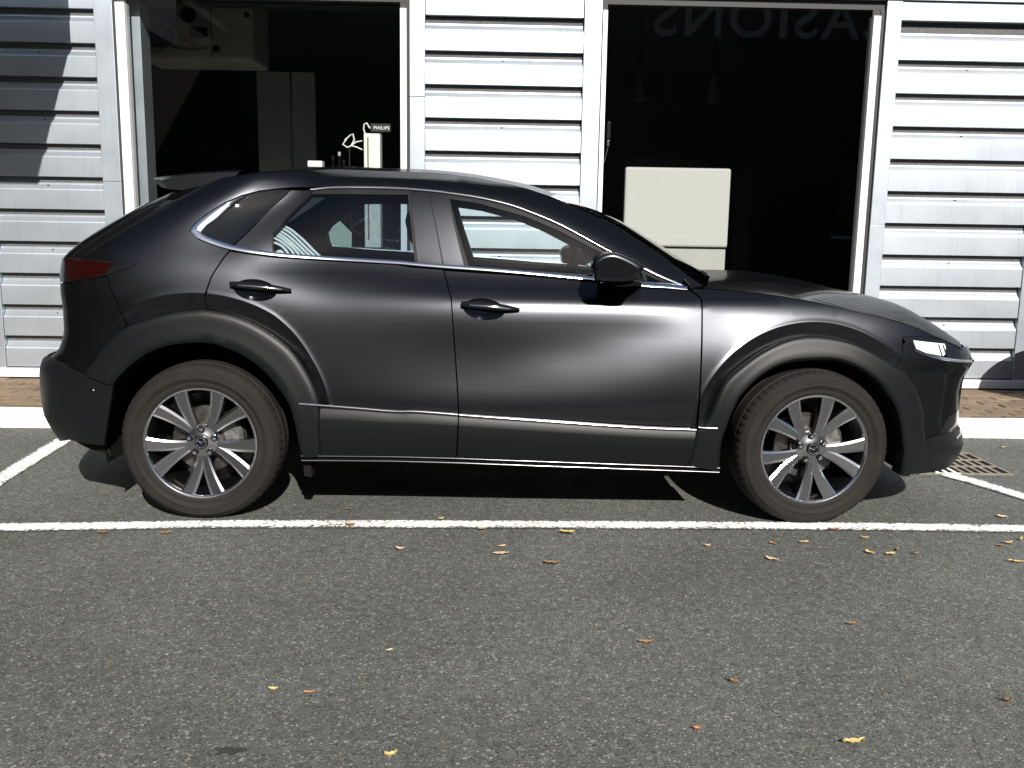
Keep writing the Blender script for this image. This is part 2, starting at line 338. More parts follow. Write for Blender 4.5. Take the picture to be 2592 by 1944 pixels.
# canopy over the neighbouring entrance: out of frame, its shadow falls across the left cladding
can=thing('entrance_canopy','flat grey canopy over the entrance left of the car, seen by its slanted shadow','canopy',(-3.3,2,2.9))
box('canopy_slab',(-4.9,1.16,2.86),(-1.672,2.60,3.36),M['trim'],can,.01)
for x in (-4.6,-2.1): box('canopy_bracket',(x-.04,2.60,3.05),(x+.04,WY-.03,3.2),M['trim'],can)

# ------------------------------------------------------------------ building across the lot (behind the camera, mirrored in the glass)
opp=thing('opposite_building','dark warehouse across the parking lot with pale sign letters','building',(6,-20,0))
box('wall',(-40,-24,0),(60,-15.95,7.75),mat('dark_render',(.09,.10,.085),.9,noise=.2,nscale=.6),opp); box('roof_edge',(-40.2,-24.2,7.75),(60.2,-15.8,7.95),M['wallcore'],opp)
for i in range(-6,9):
    w=box('window',(i*6-1.2,-15.95,1.2),(i*6+1.2,-15.90,3.2),M['dark_glass'],opp); box('frame',(i*6-1.3,-15.95,1.1),(i*6+1.3,-15.915,1.199),M['alu'],w)
def text_mesh(name,body,size,depth):
    c=bpy.data.curves.new(name,'FONT'); c.body=body; c.size=size; c.extrude=depth; c.space_character=1.12; c.offset=.012*size
    o=bpy.data.objects.new(name,c); me=bpy.data.meshes.new_from_object(o); bpy.data.objects.remove(o); bpy.data.curves.remove(c); me.name=name; return me
tm=text_mesh('sign_letters','OCCASIONS',1.42,.04)
xs_=np.array([v.co.x for v in tm.vertices]); tm.transform(Matrix.Translation((-xs_.max(),0,0)))
sx=(11.6-5.5)/(xs_.max()-xs_.min())/ (6/9.0)*.99
tm.transform(Matrix.Diagonal((sx,1,1,1)))
lo=link('sign_letters',tm,M['paintwhite'],None); lo.matrix_world=Matrix(((-1,0,0,5.5),(0,0,1,-15.80),(0,1,0,6.42),(0,0,0,1)))
lo.rotation_mode='QUATERNION'; lo.parent=opp; lo.matrix_parent_inverse=Matrix.Translation((-6,20,0))

# unseen dark wing added left of the frame: blocks sky from corner and tail
wg=thing('sky_blocking_wing','unseen dark wing added left of the showroom to block sky light, mirrored in the car','building',(-7,-5,0))
box('wall',(-9.5,-14,0),(-5.05,2.95,5.6),mat('brown_render',(.055,.05,.045),.9,noise=.25,nscale=1.2),wg); box('roof_edge',(-9.6,-14.1,5.6),(-4.95,3.0,5.75),M['wallcore'],wg)
for y in (-11,-7,-3): 
    w=box('window',(-5.05,y-.7,1.0),(-5.02,y+.7,2.4),M['dark_glass'],wg); box('window_sill',(-5.05,y-.8,.93),(-4.98,y+.8,.995),M['trim'],w)
# ------------------------------------------------------------------ the car: body surface
YC=0.89
def pchip(xs,ys):
    xs=np.array(xs,float); ys=np.array(ys,float); h=np.diff(xs); d=np.diff(ys)/h
    m=np.zeros_like(ys); m[0]=d[0]; m[-1]=d[-1]
    for i in range(1,len(xs)-1):
        if d[i-1]*d[i]>0:
            w1=2*h[i]+h[i-1]; w2=h[i]+2*h[i-1]; m[i]=(w1+w2)/(w1/d[i-1]+w2/d[i])
    def f(x):
        x=np.asarray(x,float); xc=np.clip(x,xs[0],xs[-1])
        i=np.clip(np.searchsorted(xs,xc)-1,0,len(h)-1)
        t=(xc-xs[i])/h[i]; t2=t*t; t3=t2*t
        return (2*t3-3*t2+1)*ys[i]+(t3-2*t2+t)*h[i]*m[i]+(-2*t3+3*t2)*ys[i+1]+(t3-t2)*h[i]*m[i+1]
    return f
# plan curve of the lower body: rear centre -> side -> front centre (x, half width)
PLAN=[(-.86,0),(-.858,.2),(-.842,.42),(-.80,.585),(-.72,.715),(-.6,.802),(-.4,.858),(-.1,.880),(.4,.884),(.9,.887),(1.4,.887),(1.9,.882),(2.3,.873),(2.65,.866),(2.95,.846),(3.15,.812),(3.3,.76),(3.42,.675),(3.495,.57),(3.54,.42),(3.562,.2),(3.566,0)]
_p=np.array(PLAN); _t=np.r_[0,np.cumsum(np.hypot(*np.diff(_p,axis=0).T))]
_fx,_fw=pchip(_t,_p[:,0]),pchip(_t,_p[:,1])
_tt=np.linspace(0,_t[-1],3000); _xx,_ww=_fx(_tt),_fw(_tt)
k=np.ones(121)/121
def _sm(a,sgn):
    b=np.r_[ (sgn*a[1:61])[::-1] if sgn<0 else a[1:61][::-1], a, (sgn*a[-61:-1])[::-1] if sgn<0 else a[-61:-1][::-1]]
    return np.convolve(b,k,'valid')
_xx=_sm(_xx,1); _ww=_sm(_ww,-1)
_ss=np.r_[0,np.cumsum(np.hypot(np.diff(_xx),np.diff(_ww)))]
_ss-=np.interp(0,_xx,_ss)
S0,S1=_ss[0],_ss[-1]
_N=400; _sg=np.linspace(S0,S1,_N); _px=np.interp(_sg,_ss,_xx); _pw=np.interp(_sg,_ss,_ww)
def cub(g,u):
    i=np.clip(np.floor(u).astype(int),1,len(g)-3); t=u-i
    a,b,c,d=g[i-1],g[i],g[i+1],g[i+2]
    return b+.5*t*(c-a+t*(2*a-5*b+4*c-d+t*(3*(b-c)+d-a)))
def plan(s):
    u=(np.asarray(s,float)-S0)/(S1-S0)*(_N-1)
    return cub(_px,u),cub(_pw,u)
ZK=[.2,.35,.45,.6,.7,.8,.87,.92,.945,.96,.985,1.02,1.07,1.12,1.18,1.3,1.38,1.44,1.48,1.52,1.6]
COL={ -1.4:[0,0,0,0,2,4,5,6,7,8,9,10,12,16,20,24,26,30,45,60,70],
      -.5:[-4,0,0,0,0,1,2,4,6,7,9,11,15,19,23,28,31,36,48,62,70],
      .1:[-6,-2,1,4,4,5,6,8,10,12,14,17,22,29,35,36,35,36,45,60,70],
      .6:[-8,-6,-2,8,9,9,11,15,19,22,27,33,38,29,23,23,27,32,45,60,70],
      1.2:[-8,-6,-3,12,9,5,7,14,19,25,40,43,33,20,19,22,27,33,46,60,70],
      1.6:[-8,-6,-4,11,13,9,8,14,19,29,42,44,31,20,20,23,27,33,46,60,70],
      1.9:[-8,-6,-4,8,13,14,11,15,20,35,44,44,30,23,22,25,30,36,48,62,70],
      2.1:[-8,-6,-4,6,11,15,16,18,22,37,45,45,38,32,29,30,33,39,48,62,70],
      2.3:[-8,-6,-4,6,11,17,19,21,24,38,46,46,45,40,36,36,38,42,50,62,70],
      2.65:[-6,-2,2,6,11,17,20,23,28,36,42,46,50,46,42,40,40,42,50,62,70],
      2.95:[-6,0,2,4,8,14,22,30,35,38,42,46,50,50,45,45,45,45,50,62,70],
      3.6:[-6,-2,0,2,5,10,18,26,31,36,40,45,50,50,45,45,45,45,50,62,70]}
_zg=np.arange(.1,1.701,.01); _cs=sorted(COL)
_T=np.array([pchip(ZK,COL[c])(_zg) for c in _cs])
_sg2=np.arange(-2,5.001,.05)
_Tg=np.array([pchip(_cs,_T[:,j])(_sg2) for j in range(len(_zg))]).T
# the roof rail and windscreen pillar turn over above the window line
_zt=np.interp(_sg2,[-.3,0,.28,.75,.96,1.06,1.18,1.3,1.39,1.53,1.66,1.74,1.85,1.97,2.05,2.12],[1.37,1.42,1.436,1.4435,1.434,1.424,1.408,1.384,1.358,1.303,1.242,1.2,1.14,1.083,1.045,1.025])
_q=np.clip((_zg[None,:]-_zt[:,None]+.002)/.035,0,1); _amt=np.interp(_sg2,[-.4,.2,1.2,1.9,2.05,2.13],[0,10,22,26,20,0])
_Tg=np.minimum(_Tg+_amt[:,None]*_q,np.maximum(_Tg,66))
for ax,n in ((0,3),(1,3)):
    kk=np.ones(n)/n
    _Tg=np.apply_along_axis(lambda v:np.convolve(np.pad(v,n//2,mode='edge'),kk,'valid'),ax,_Tg)
_tan=np.tan(np.radians(_Tg)); _off=np.zeros_like(_tan)
_off[:,1:]=np.cumsum((_tan[:,1:]+_tan[:,:-1])*.005,axis=1)
_off-=_off[:,[int(round((.62-.1)/.01))]]
def off(s,z):
    u=(np.asarray(s,float)+2)/.05; v=(np.asarray(z,float)-.1)/.01
    u=np.clip(u,1,_off.shape[0]-3); v=np.clip(v,1,_off.shape[1]-3)
    i=np.clip(np.floor(u).astype(int),1,_off.shape[0]-3); j=np.clip(np.floor(v).astype(int),1,_off.shape[1]-3)
    a=u-i; b=v-j
    def w(t): return (-.5*t+t*t-.5*t**3, 1-2.5*t*t+1.5*t**3, .5*t+2*t*t-1.5*t**3, -.5*t*t+.5*t**3)
    wa,wb=w(a),w(b); r=0
    for m in range(4):
        for n in range(4): r=r+wa[m]*wb[n]*_off[i-1+m,j-1+n]
    return r
TZ=[.15,.25,.35,.42,.5,.58,.64,.68,.72,.8,.88,.96,1.04,1.1,1.16,1.2,1.25,1.345,1.405,1.5,1.6]
TV=[.16,.10,.035,.005,0,0,.012,.07,.095,.115,.115,.107,.105,.112,.17,.225,.30,.46,.58,.72,.8]
NZ=[.15,.22,.25,.31,.36,.43,.5,.58,.64,.69,.72,.775,.85,.92,1.0,1.1,1.6]
NV=[-.1,-.05,-.03,-.012,-.03,-.047,-.045,-.042,-.03,0,-.005,-.03,-.06,-.1,-.16,-.25,-.3]
tail=pchip(TZ,TV); nose=pchip(NZ,NV)
def ss(a,b,x):
    t=np.clip((x-a)/(b-a),0,1); return t*t*(3-2*t)
# wheel-arch crease: paint below it turns in towards the cladding
_R=np.radians
ARCH=[(2.655,.338,_R([35,50,60,150,165,172]),np.array([.56,.56,.553,.553,.55,.55]),np.array([.5,.5,.503,.503,.50,.50]),np.array([0,.010,.016,.016,.010,0])),
      (0,.338,_R([8,19,30,38,50,60,110,122,135]),np.array([.585,.588,.60,.608,.628,.64,.645,.645,.645]),np.array([.54,.548,.56,.57,.577,.578,.572,.57,.56]),np.array([0,.010,.016,.016,.016,.016,.012,.006,0]))]  # (cx,cz, fn rA(theta), fn rB(theta), depth)
def P(s,z,d=0.0,crease=True):
    s=np.asarray(s,float); z=np.asarray(z,float)
    x,w=plan(s)
    xe=-.1+1.1*ss(.95,1.25,z)
    kr=1-ss(-.86,1,(x-(-.86))/(xe+.86)*1.86-.86)
    kf=ss(2.75,3.5,x)
    o=off(s,z)
    if crease: o=o+bump(x,z)
    X=x+kr*tail(z)+kf*nose(z)
    Wd=w*(1-o/.885)
    return np.stack([X,YC-Wd,z+0*X],-1)
def bump(x,z):
    r=0*x
    for (cx,cz,th,ra,rb,dep) in ARCH:
        t=np.arctan2(z-cz,x-cx); t=np.where(t<-1.57,t+2*np.pi,t)
        rho=np.hypot(x-cx,z-cz)
        A=np.interp(t,th,ra); B=np.interp(t,th,rb); dd=np.interp(t,th,dep)
        g=np.clip((A-rho)/np.maximum(A-B,.005),0,1.6)
        lip=np.clip(1-np.maximum(rho-A,0)/.022,0,1)**1.5*np.clip(1-g*6,0,1)
        r=r+dd*g-.0026*lip*np.minimum(dd/.012,1)
    return r
def normal(s,z,crease=True):
    h=.004
    a=P(s+h,z,crease=crease)-P(s-h,z,crease=crease); b=P(s,z+h,crease=crease)-P(s,z-h,crease=crease)
    n=np.cross(a,b); n/=np.linalg.norm(n,axis=-1,keepdims=True)+1e-12
    return n
def PO(s,z,d):   # offset outwards by d
    return P(s,z)+normal(s,z)*np.asarray(d)[...,None]

CAR=thing('parked_car','dark grey metallic crossover car parked side-on before the showroom','car',(1.35,.89,0))
def inside(pts,poly):
    x,y=pts[:,0],pts[:,1]; r=np.zeros(len(pts),bool); n=len(poly); j=n-1
    for i in range(n):
        xi,yi=poly[i]; xj,yj=poly[j]
        if yi!=yj:
            c=((yi>y)!=(yj>y))&(x<(xj-xi)*(y-yi)/(yj-yi)+xi); r^=c
        j=i
    return r
def dens(poly,step,closed=True):
    o=[]; n=len(poly)
    for i in range(n if closed else n-1):
        a=np.array(poly[i]); b=np.array(poly[(i+1)%n]); k=max(1,int(np.ceil(np.linalg.norm(b-a)/step)))
        for t in range(k): o.append(tuple(a+(b-a)*t/k))
    if not closed: o.append(tuple(poly[-1]))
    return o
def catmull(pts,n=4,closed=False):
    p=[np.array(q,float) for q in pts]; N=len(p); o=[]
    for i in range(N if closed else N-1):
        a=p[(i-1)%N] if closed or i>0 else 2*p[0]-p[1]; b=p[i]; c=p[(i+1)%N]; d=p[(i+2)%N] if closed or i<N-2 else 2*p[-1]-p[-2]
        for t in np.arange(n)/n: o.append(tuple(b+.5*t*(c-a+t*(2*a-5*b+4*c-d+t*(3*(b-c)+d-a)))))
    if not closed: o.append(tuple(p[-1]))
    return o
def side_xf(V,side):
    V=np.array(V,float)
    if side<0: V[:,1]=2*YC-V[:,1]
    return V
CREASE=[]
for (cx,cz,th,ra,rb,dep) in ARCH:
    for dr in (.022,.011,.0045,.0005,-.007):
        tt=np.linspace(th[0],th[-1],70); r=np.interp(tt,th,ra)+dr
        CREASE.append([(cx+q*math.cos(t),cz+q*math.sin(t)) for q,t in zip(r,tt)])
def panel(name,poly,m,parent,d=0.,side=1,skirt=.014,grid=.035,holes=(),crease=True,both=False):
    B=dens(poly,.03); verts=list(B); edges=[(i,(i+1)%len(B)) for i in range(len(B))]
    loops=[(0,len(B))]
    for h in holes:
        H=dens(h,.02); b=len(verts); verts+=H; edges+=[(b+i,b+(i+1)%len(H)) for i in range(len(H))]; loops.append((b,len(H)))
    bp=np.array(verts); lo,hi=bp.min(0),bp.max(0)
    gx,gy=np.meshgrid(np.arange(lo[0]+grid/2,hi[0],grid),np.arange(lo[1]+grid/2,hi[1],grid)); G=np.c_[gx.ravel(),gy.ravel()]
    ok=inside(G,B)
    for h in holes: ok&=~inside(G,h)
    G=G[ok]
    if len(G):
        dd=np.min(np.hypot(G[:,None,0]-bp[None,:,0],G[:,None,1]-bp[None,:,1]),axis=1); G=G[dd>.4*grid]
    if crease:
        for cl in CREASE:
            C_=np.array(cl); k=inside(C_,B)
            for h in holes: k&=~inside(C_,h)
            dd=np.min(np.hypot(C_[:,None,0]-bp[None,:,0],C_[:,None,1]-bp[None,:,1]),axis=1); k&=dd>.005
            if len(G): 
                dg=np.min(np.hypot(G[:,None,0]-C_[None,:,0],G[:,None,1]-C_[None,:,1]),axis=1); G=G[dg>.009]
            idx=[]
            for q,kk in zip(C_,k):
                if kk: verts.append(tuple(q)); idx.append(len(verts)-1)
                else: idx.append(None)
            for a,b in zip(idx,idx[1:]):
                if a is not None and b is not None: edges.append((a,b))
    verts+= [tuple(g) for g in G]
    vo,eo,fo,_,_,_=geometry.delaunay_2d_cdt([Vector(v) for v in verts],edges,[],0,1e-5)
    uv=np.array([(v.x,v.y) for v in vo]); cen=np.array([uv[list(f)].mean(0) for f in fo])
    k=inside(cen,B)
    for h in holes: k&=~inside(cen,h)
    F=[tuple(f) for f,q in zip(fo,k) if q]
    p=P(uv[:,0],uv[:,1],crease=crease); nn=normal(uv[:,0],uv[:,1],crease=crease); p=p+nn*d
    # orient faces outwards
    F2=[]
    for f in F:
        a,b,c=p[f[0]],p[f[1]],p[f[2]]; g=np.cross(b-a,c-a)
        F2.append(f if g@nn[f[0]]>0 else f[::-1])
    V=list(p); NN=list(nn); 
    if skirt:
        from collections import Counter
        ec=Counter()
        for f in F2:
            for a,b in zip(f,f[1:]+f[:1]): ec[(a,b)]+=1
        for (a,b) in [e for e in ec if (e[1],e[0]) not in ec]:
            i=len(V); q=[p[a],p[b],p[b]-nn[b]*skirt,p[a]-nn[a]*skirt]; V+=q
            sn=np.cross(q[0]-q[1],q[2]-q[1]); sn=sn/(np.linalg.norm(sn)+1e-9); NN+=[sn]*4
            F2.append((i+1,i,i+3,i+2))
    V=np.array(V); NN=np.array(NN)
    if side<0:
        V[:,1]=2*YC-V[:,1]; NN[:,1]*=-1; F2=[f[::-1] for f in F2]
    me=bpy.data.meshes.new(name); me.from_pydata(V.tolist(),[],F2); me.update()
    me.polygons.foreach_set('use_smooth',[True]*len(me.polygons))
    me.normals_split_custom_set_from_vertices([tuple(x) for x in NN])
    return link(name,me,m,parent)
def resample(poly,n):
    p=np.array(poly,float); s=np.r_[0,np.cumsum(np.hypot(*np.diff(p,axis=0).T))]; t=np.linspace(0,s[-1],n)
    return np.c_[np.interp(t,s,p[:,0]),np.interp(t,s,p[:,1])]
def strip(name,A,Bp,prof,m,parent,side=1,n=60,closed=False,crease=False,sharp=28):
    a=resample(catmull(A,4),n); b=resample(catmull(Bp,4),n) if Bp is not None else None
    V=[]
    for t,d in prof:
        q=a+(b-a)*t; V.append(P(q[:,0],q[:,1],crease=crease)+normal(q[:,0],q[:,1],crease=crease)*d)
    V=np.array(V).transpose(1,0,2).reshape(-1,3); F=grid_faces(n,len(prof),False)
    V=side_xf(V,side)
    c=V[F[0][1]]-V[F[0][0]]
    # orient outwards using total area vector
    tot=np.zeros(3)
    for f in F:
        tot+=np.cross(V[f[2]]-V[f[0]],V[f[3]]-V[f[1]])
    if (tot[1]>0)==(side>0): F=[f[::-1] for f in F]
    return link(name,mesh(name,V,F,sharp),m,parent)
def rail(name,line,w,d0,d1,m,parent,side=1,n=60,up=0.5,smooth=True,rnd=False):
    """slim moulding following a line on the body: w high, from depth d0 out to d1"""
    a=resample(catmull(line,4) if smooth else line,n); tg=np.gradient(a,axis=0); tg/=np.linalg.norm(tg,axis=1,keepdims=True)+1e-9; q=np.c_[-tg[:,1],tg[:,0]]
    V=[]
    sect=[(-1,d0),(-1,d1-.0015),(-.7,d1),(.7,d1),(1,d1-.0015),(1,d0)]
    if rnd: sect=[(-1,d0),(-.95,d1-w*.35),(-.6,d1-w*.1),(0,d1),(.6,d1-w*.1),(.95,d1-w*.35),(1,d0)]
    ns=len(sect)
    for k,(f,d) in enumerate(sect):
        u=a+q*(w*(f*.5+ (up-.5)))
        V.append(P(u[:,0],u[:,1],crease=False)+normal(u[:,0],u[:,1],crease=False)*d)
    V=side_xf(np.array(V).transpose(1,0,2).reshape(-1,3),side); F=grid_faces(n,ns,False)
    F.append(tuple(range(ns))); F.append(tuple((n-1)*ns+k for k in range(ns)))
    me=mesh(name,V,F); bm=bmesh.new(); bm.from_mesh(me); bmesh.ops.recalc_face_normals(bm,faces=bm.faces); bm.to_mesh(me); bm.free()
    me.polygons.foreach_set('use_smooth',[True]*len(me.polygons)); me.set_sharp_from_angle(angle=math.radians(60 if rnd else 35))
    return link(name,me,m,parent)
def sm(*keys): 
    o=[]
    for k in keys: o+=[tuple(q) for q in PO_[k]]
    return o
PO_={
'front_door':[(1.1126,0.4899),(1.107,0.5923),(1.0917,0.7801),(1.0754,0.971),(1.0378,1.0839),(1.343,1.0685),(1.6946,1.0427),(1.8991,1.0219),(2.0014,1.0178),(2.1001,1.0129),(2.1051,1.0188),(2.134,1.0001),(2.1556,0.977),(2.1533,0.9118),(2.1497,0.7917),(2.1434,0.6025),(2.1372,0.4451),(2.1363,0.434),(1.8898,0.4431),(1.5023,0.4665)],
'fender':[(2.148,0.4386),(2.1503,0.6025),(2.1575,0.7917),(2.1604,0.9118),(2.1627,0.9771),(2.1422,1.0016),(2.1176,1.0219),(2.2017,1.0196),(2.3365,1.0122),(2.4765,1.0001),(2.6305,0.9777),(2.7465,0.9545),(2.8556,0.9294),(2.999,0.9063),(3.1275,0.8759),(3.2454,0.8337),(3.3002,0.8173),(3.2104,0.8276),(3.1114,0.8336),(3.0629,0.8317),(3.0584,0.7989),(3.0516,0.7607),(3.0146,0.7009),(2.958,0.7366),(2.8224,0.8039),(2.6638,0.834),(2.5447,0.8222),(2.4338,0.7771),(2.3391,0.7156),(2.2531,0.639),(2.2166,0.5613),(2.1882,0.4831),(2.1655,0.4445)],
'front_bumper':[(3.0534,0.7607),(3.0631,0.7989),(3.0813,0.8102),(3.1192,0.7807),(3.1741,0.7589),(3.2102,0.7433),(3.317,0.7188),(3.8,0.7),(3.84,0.6),(3.83,0.5),(3.88,0.43),(4.1631,0.43),(4.1631,0.375),(3.9,0.375),(3.3225,0.3934),(3.205,0.3758),(3.1894,0.4977),(3.1337,0.6033),(3.0659,0.6737),(3.0178,0.6994)],
'grille':[(3.805,0.69),(3.845,0.6),(3.835,0.5),(3.885,0.432),(4.1631,0.432),(4.1631,0.73),(3.9,0.73)],
'headlight':[(3.0594,0.8311),(3.1115,0.8339),(3.2099,0.8277),(3.3114,0.8117),(3.456,0.7719),(3.88,0.765),(3.83,0.7),(3.3174,0.721),(3.2107,0.7449),(3.1746,0.7604),(3.1195,0.7824),(3.0814,0.8118)],
'lens':[(3.1209,0.8146),(3.2109,0.805),(3.3038,0.7957),(3.3057,0.7808),(3.2866,0.7521),(3.2675,0.743),(3.175,0.7614),(3.1309,0.779),(3.1246,0.7953)],
'fog':[(3.3157,0.3932),(3.3891,0.4619),(3.5281,0.4763),(3.72,0.4),(3.4888,0.384)],
'front_lower':[(3.2078,0.3732),(3.3217,0.3902),(3.9,0.372),(4.1631,0.372),(4.1631,0.2),(3.3122,0.2146),(3.1451,0.2158),(3.1839,0.32)],
'body_side':[(0.0421,0.9164),(0.0322,0.9693),(0.0471,1.0199),(0.0606,1.103),(0.0546,1.1554),(0.05,1.1622),(-0.1066,1.1916),(-0.2204,1.2245),(-0.259,1.237),(-0.2863,1.2674),(-0.3004,1.3097),(-0.3047,1.3646),(-0.2809,1.3952),(-0.2081,1.4172),(-0.0874,1.4297),(0.004,1.4361),(0.2597,1.4398),(0.3777,1.444),(0.7528,1.4456),(0.9587,1.4363),(1.0632,1.426),(1.1823,1.4098),(1.3013,1.3866),(1.3887,1.3607),(1.5316,1.306),(1.6585,1.2441),(1.7379,1.2025),(1.857,1.1421),(1.9755,1.0842),(2.0522,1.0465),(2.1099,1.03),(2.1181,1.0248),(2.1762,1.0349),(2.1151,1.0752),(2.054,1.119),(1.957,1.1829),(1.8572,1.2477),(1.7561,1.3095),(1.6662,1.3508),(1.5851,1.3854),(1.5043,1.4177),(1.3828,1.4543),(1.2611,1.4783),(1.0979,1.5033),(0.9129,1.5171),(0.6018,1.5214),(0.2754,1.5244),(-0.0407,1.5131),(-0.3847,1.4944),(-0.5964,1.4708),(-0.6737,1.4304),(-0.9479,1.3973),(-0.7484,1.3458),(-0.6782,1.2704),(-0.6707,1.2103),(-0.7128,1.1318),(-0.7324,1.1179),(-0.522,1.1114),(-0.3217,1.1016),(-0.3369,1.0821),(-0.4493,1.0481),(-0.447,1.0429),(-0.378,0.9676),(-0.3456,0.9048),(-0.3123,0.8434),(-0.2362,0.8607),(-0.1143,0.8959),(-0.0027,0.9121)],
'quarter_glass':[(0.0427,1.1682),(-0.1122,1.1953),(-0.2207,1.2275),(-0.2518,1.2371),(-0.2759,1.2652),(-0.2882,1.306),(-0.2876,1.3601),(-0.2634,1.3907),(-0.1975,1.4125),(-0.0758,1.4242),(0.013,1.4241)],
'quarter_chrome_out':[(0.0427,1.1682),(-0.1122,1.1953),(-0.2207,1.2275),(-0.2518,1.2371),(-0.2759,1.2652),(-0.2882,1.306),(-0.2876,1.3601),(-0.2634,1.3907)],
'quarter_chrome_in':[(0.0246,1.1869),(-0.105,1.2083),(-0.1758,1.225),(-0.1944,1.234),(-0.2071,1.2568),(-0.2066,1.2916),(-0.2143,1.3501),(-0.2036,1.386)],
'rear_door':[(0.0495,0.9165),(0.0389,0.9693),(0.0531,1.0177),(0.0685,1.1009),(0.0649,1.154),(0.2895,1.1297),(0.506,1.118),(0.8237,1.1057),(0.8924,1.0961),(1.0323,1.0869),(1.0701,0.971),(1.0864,0.78),(1.1009,0.5922),(1.1073,0.4914),(0.9823,0.499),(0.8389,0.5016),(0.6776,0.5123),(0.52,0.5219),(0.5004,0.5896),(0.4613,0.6642),(0.4078,0.7391),(0.3395,0.7986),(0.2422,0.8581),(0.1457,0.8949)],
'rear_pillar':[(0.0568,1.1638),(0.0488,1.291),(0.0317,1.4219),(0.2108,1.42),(0.1995,1.3281),(0.1753,1.2307),(0.2765,1.1441),(0.1706,1.1529)],
'b_pillar_rear':[(0.8678,1.427),(0.956,1.4243),(0.9967,1.2647),(1.0302,1.1043),(0.9773,1.1081),(0.9229,1.1103),(0.9,1.2632)],
'b_pillar_front':[(0.9618,1.4228),(1.0399,1.4098),(1.0832,1.2507),(1.1251,1.0982),(1.0784,1.1005),(1.0364,1.1029),(1.0014,1.2648)],
'rear_window':[(0.2112,1.4194),(0.5096,1.4222),(0.8665,1.4238),(0.8948,1.273),(0.9211,1.106),(0.696,1.117),(0.5175,1.1258),(0.2773,1.1389),(0.1723,1.2312),(0.1936,1.3294)],
'front_window':[(1.0399,1.4098),(1.1827,1.3908),(1.3886,1.3371),(1.5313,1.281),(1.7373,1.1793),(1.9743,1.0706),(2.0938,1.0299),(1.8926,1.0471),(1.6958,1.0675),(1.343,1.086),(1.1367,1.0968),(1.083,1.2584)],
'moulding_top':[(0.1863,1.4262),(0.3838,1.4376),(0.754,1.4392),(0.959,1.4299),(1.0634,1.4189),(1.1824,1.4034),(1.3014,1.3787),(1.3886,1.352),(1.5315,1.2966),(1.6583,1.2332),(1.7376,1.1909),(1.8566,1.1344),(1.9749,1.0781),(2.1014,1.027)],
'belt_line':[(-0.2456,1.2334),(-0.1464,1.2002),(0.0543,1.1608),(0.2864,1.1344),(0.5054,1.1212),(0.8236,1.1073),(0.8922,1.1021),(1.0321,1.0929),(1.343,1.0753),(1.6949,1.0486),(1.8997,1.0278),(2.0021,1.023),(2.1004,1.0144)],
'tail_lamp':[(-1.18,1.085),(-1.0,1.095),(-0.7292,1.1164),(-0.5206,1.1099),(-0.3256,1.1008),(-0.3395,1.0835),(-0.4499,1.0496),(-0.5471,1.0322),(-0.6898,1.0126),(-1.0,1.0),(-1.18,0.99)],
'lamp_red':[(-0.7756,1.1087),(-0.5819,1.1085),(-0.4353,1.0968),(-0.4519,1.0741),(-0.4662,1.0529),(-0.5489,1.0374),(-0.7048,1.015)],
'tailgate_seam':[(-0.9479,1.3973),(-0.7484,1.3458),(-0.6782,1.2704),(-0.6707,1.2103),(-0.7128,1.1318)],
'rear_bumper':[(-0.4519,1.0428),(-0.3827,0.966),(-0.3506,0.9032),(-0.3189,0.8418),(-0.3879,0.7906),(-0.4658,0.7195),(-0.4954,0.6305),(-0.6217,0.6598),(-0.7641,0.6672),(-1.1,0.655),(-1.4973,0.66),(-1.4973,0.76),(-1.1,0.76),(-0.98,0.99),(-0.6892,1.0096),(-0.5461,1.0292)],
'rear_lower':[(-0.7641,0.6672),(-0.6217,0.6598),(-0.495,0.6274),(-0.4246,0.6075),(-0.3596,0.586),(-0.3708,0.5299),(-0.4019,0.4038),(-0.441,0.3191),(-0.5492,0.3249),(-0.6416,0.3294),(-0.95,0.27),(-1.4973,0.27),(-1.4973,0.655),(-1.1,0.65)],
'fc_B':[(2.1138,0.2673),(2.1235,0.3523),(2.1365,0.4292),(2.1615,0.443),(2.1882,0.4831),(2.2166,0.5613),(2.2531,0.639),(2.3391,0.7156),(2.4338,0.7771),(2.5447,0.8222),(2.6638,0.834),(2.8224,0.8039),(2.958,0.7366),(3.0146,0.7009),(3.0654,0.6753),(3.1337,0.6033),(3.1894,0.4977),(3.205,0.3758),(3.1839,0.32),(3.1451,0.2158)],
'fc_C':[(2.255,0.2369),(2.2533,0.3242),(2.2566,0.3816),(2.2662,0.4202),(2.2841,0.4825),(2.3058,0.5371),(2.3277,0.5764),(2.4042,0.6542),(2.5057,0.7088),(2.6241,0.7267),(2.7432,0.7261),(2.8479,0.6883),(2.94,0.6282),(2.9761,0.5862),(3.0153,0.5428),(3.0496,0.4787),(3.0699,0.4143),(3.0757,0.3416),(3.0747,0.2845),(3.0881,0.2189)],
'rc_B':[(0.5191,0.2923),(0.5232,0.4068),(0.5216,0.5182),(0.5004,0.5896),(0.4613,0.6642),(0.4078,0.7391),(0.3395,0.7986),(0.2422,0.8581),(0.1457,0.8949),(0.0456,0.9126),(-0.0027,0.9121),(-0.1143,0.8959),(-0.2362,0.8607),(-0.3127,0.8373),(-0.3879,0.7906),(-0.4658,0.7195),(-0.4932,0.6275)],
'rc_C':[(0.4347,0.2891),(0.4211,0.3656),(0.4079,0.4501),(0.384,0.5252),(0.3379,0.5928),(0.2772,0.6606),(0.1944,0.7205),(0.0974,0.7614),(0.0452,0.7708),(-0.0071,0.7718),(-0.1122,0.7593),(-0.2072,0.7245),(-0.2868,0.6707),(-0.3116,0.6398),(-0.3432,0.6081),(-0.3572,0.5861)],
'dc_f_top':[(1.1142,0.4861),(1.5024,0.4625),(1.89,0.4382),(2.1326,0.4292)],
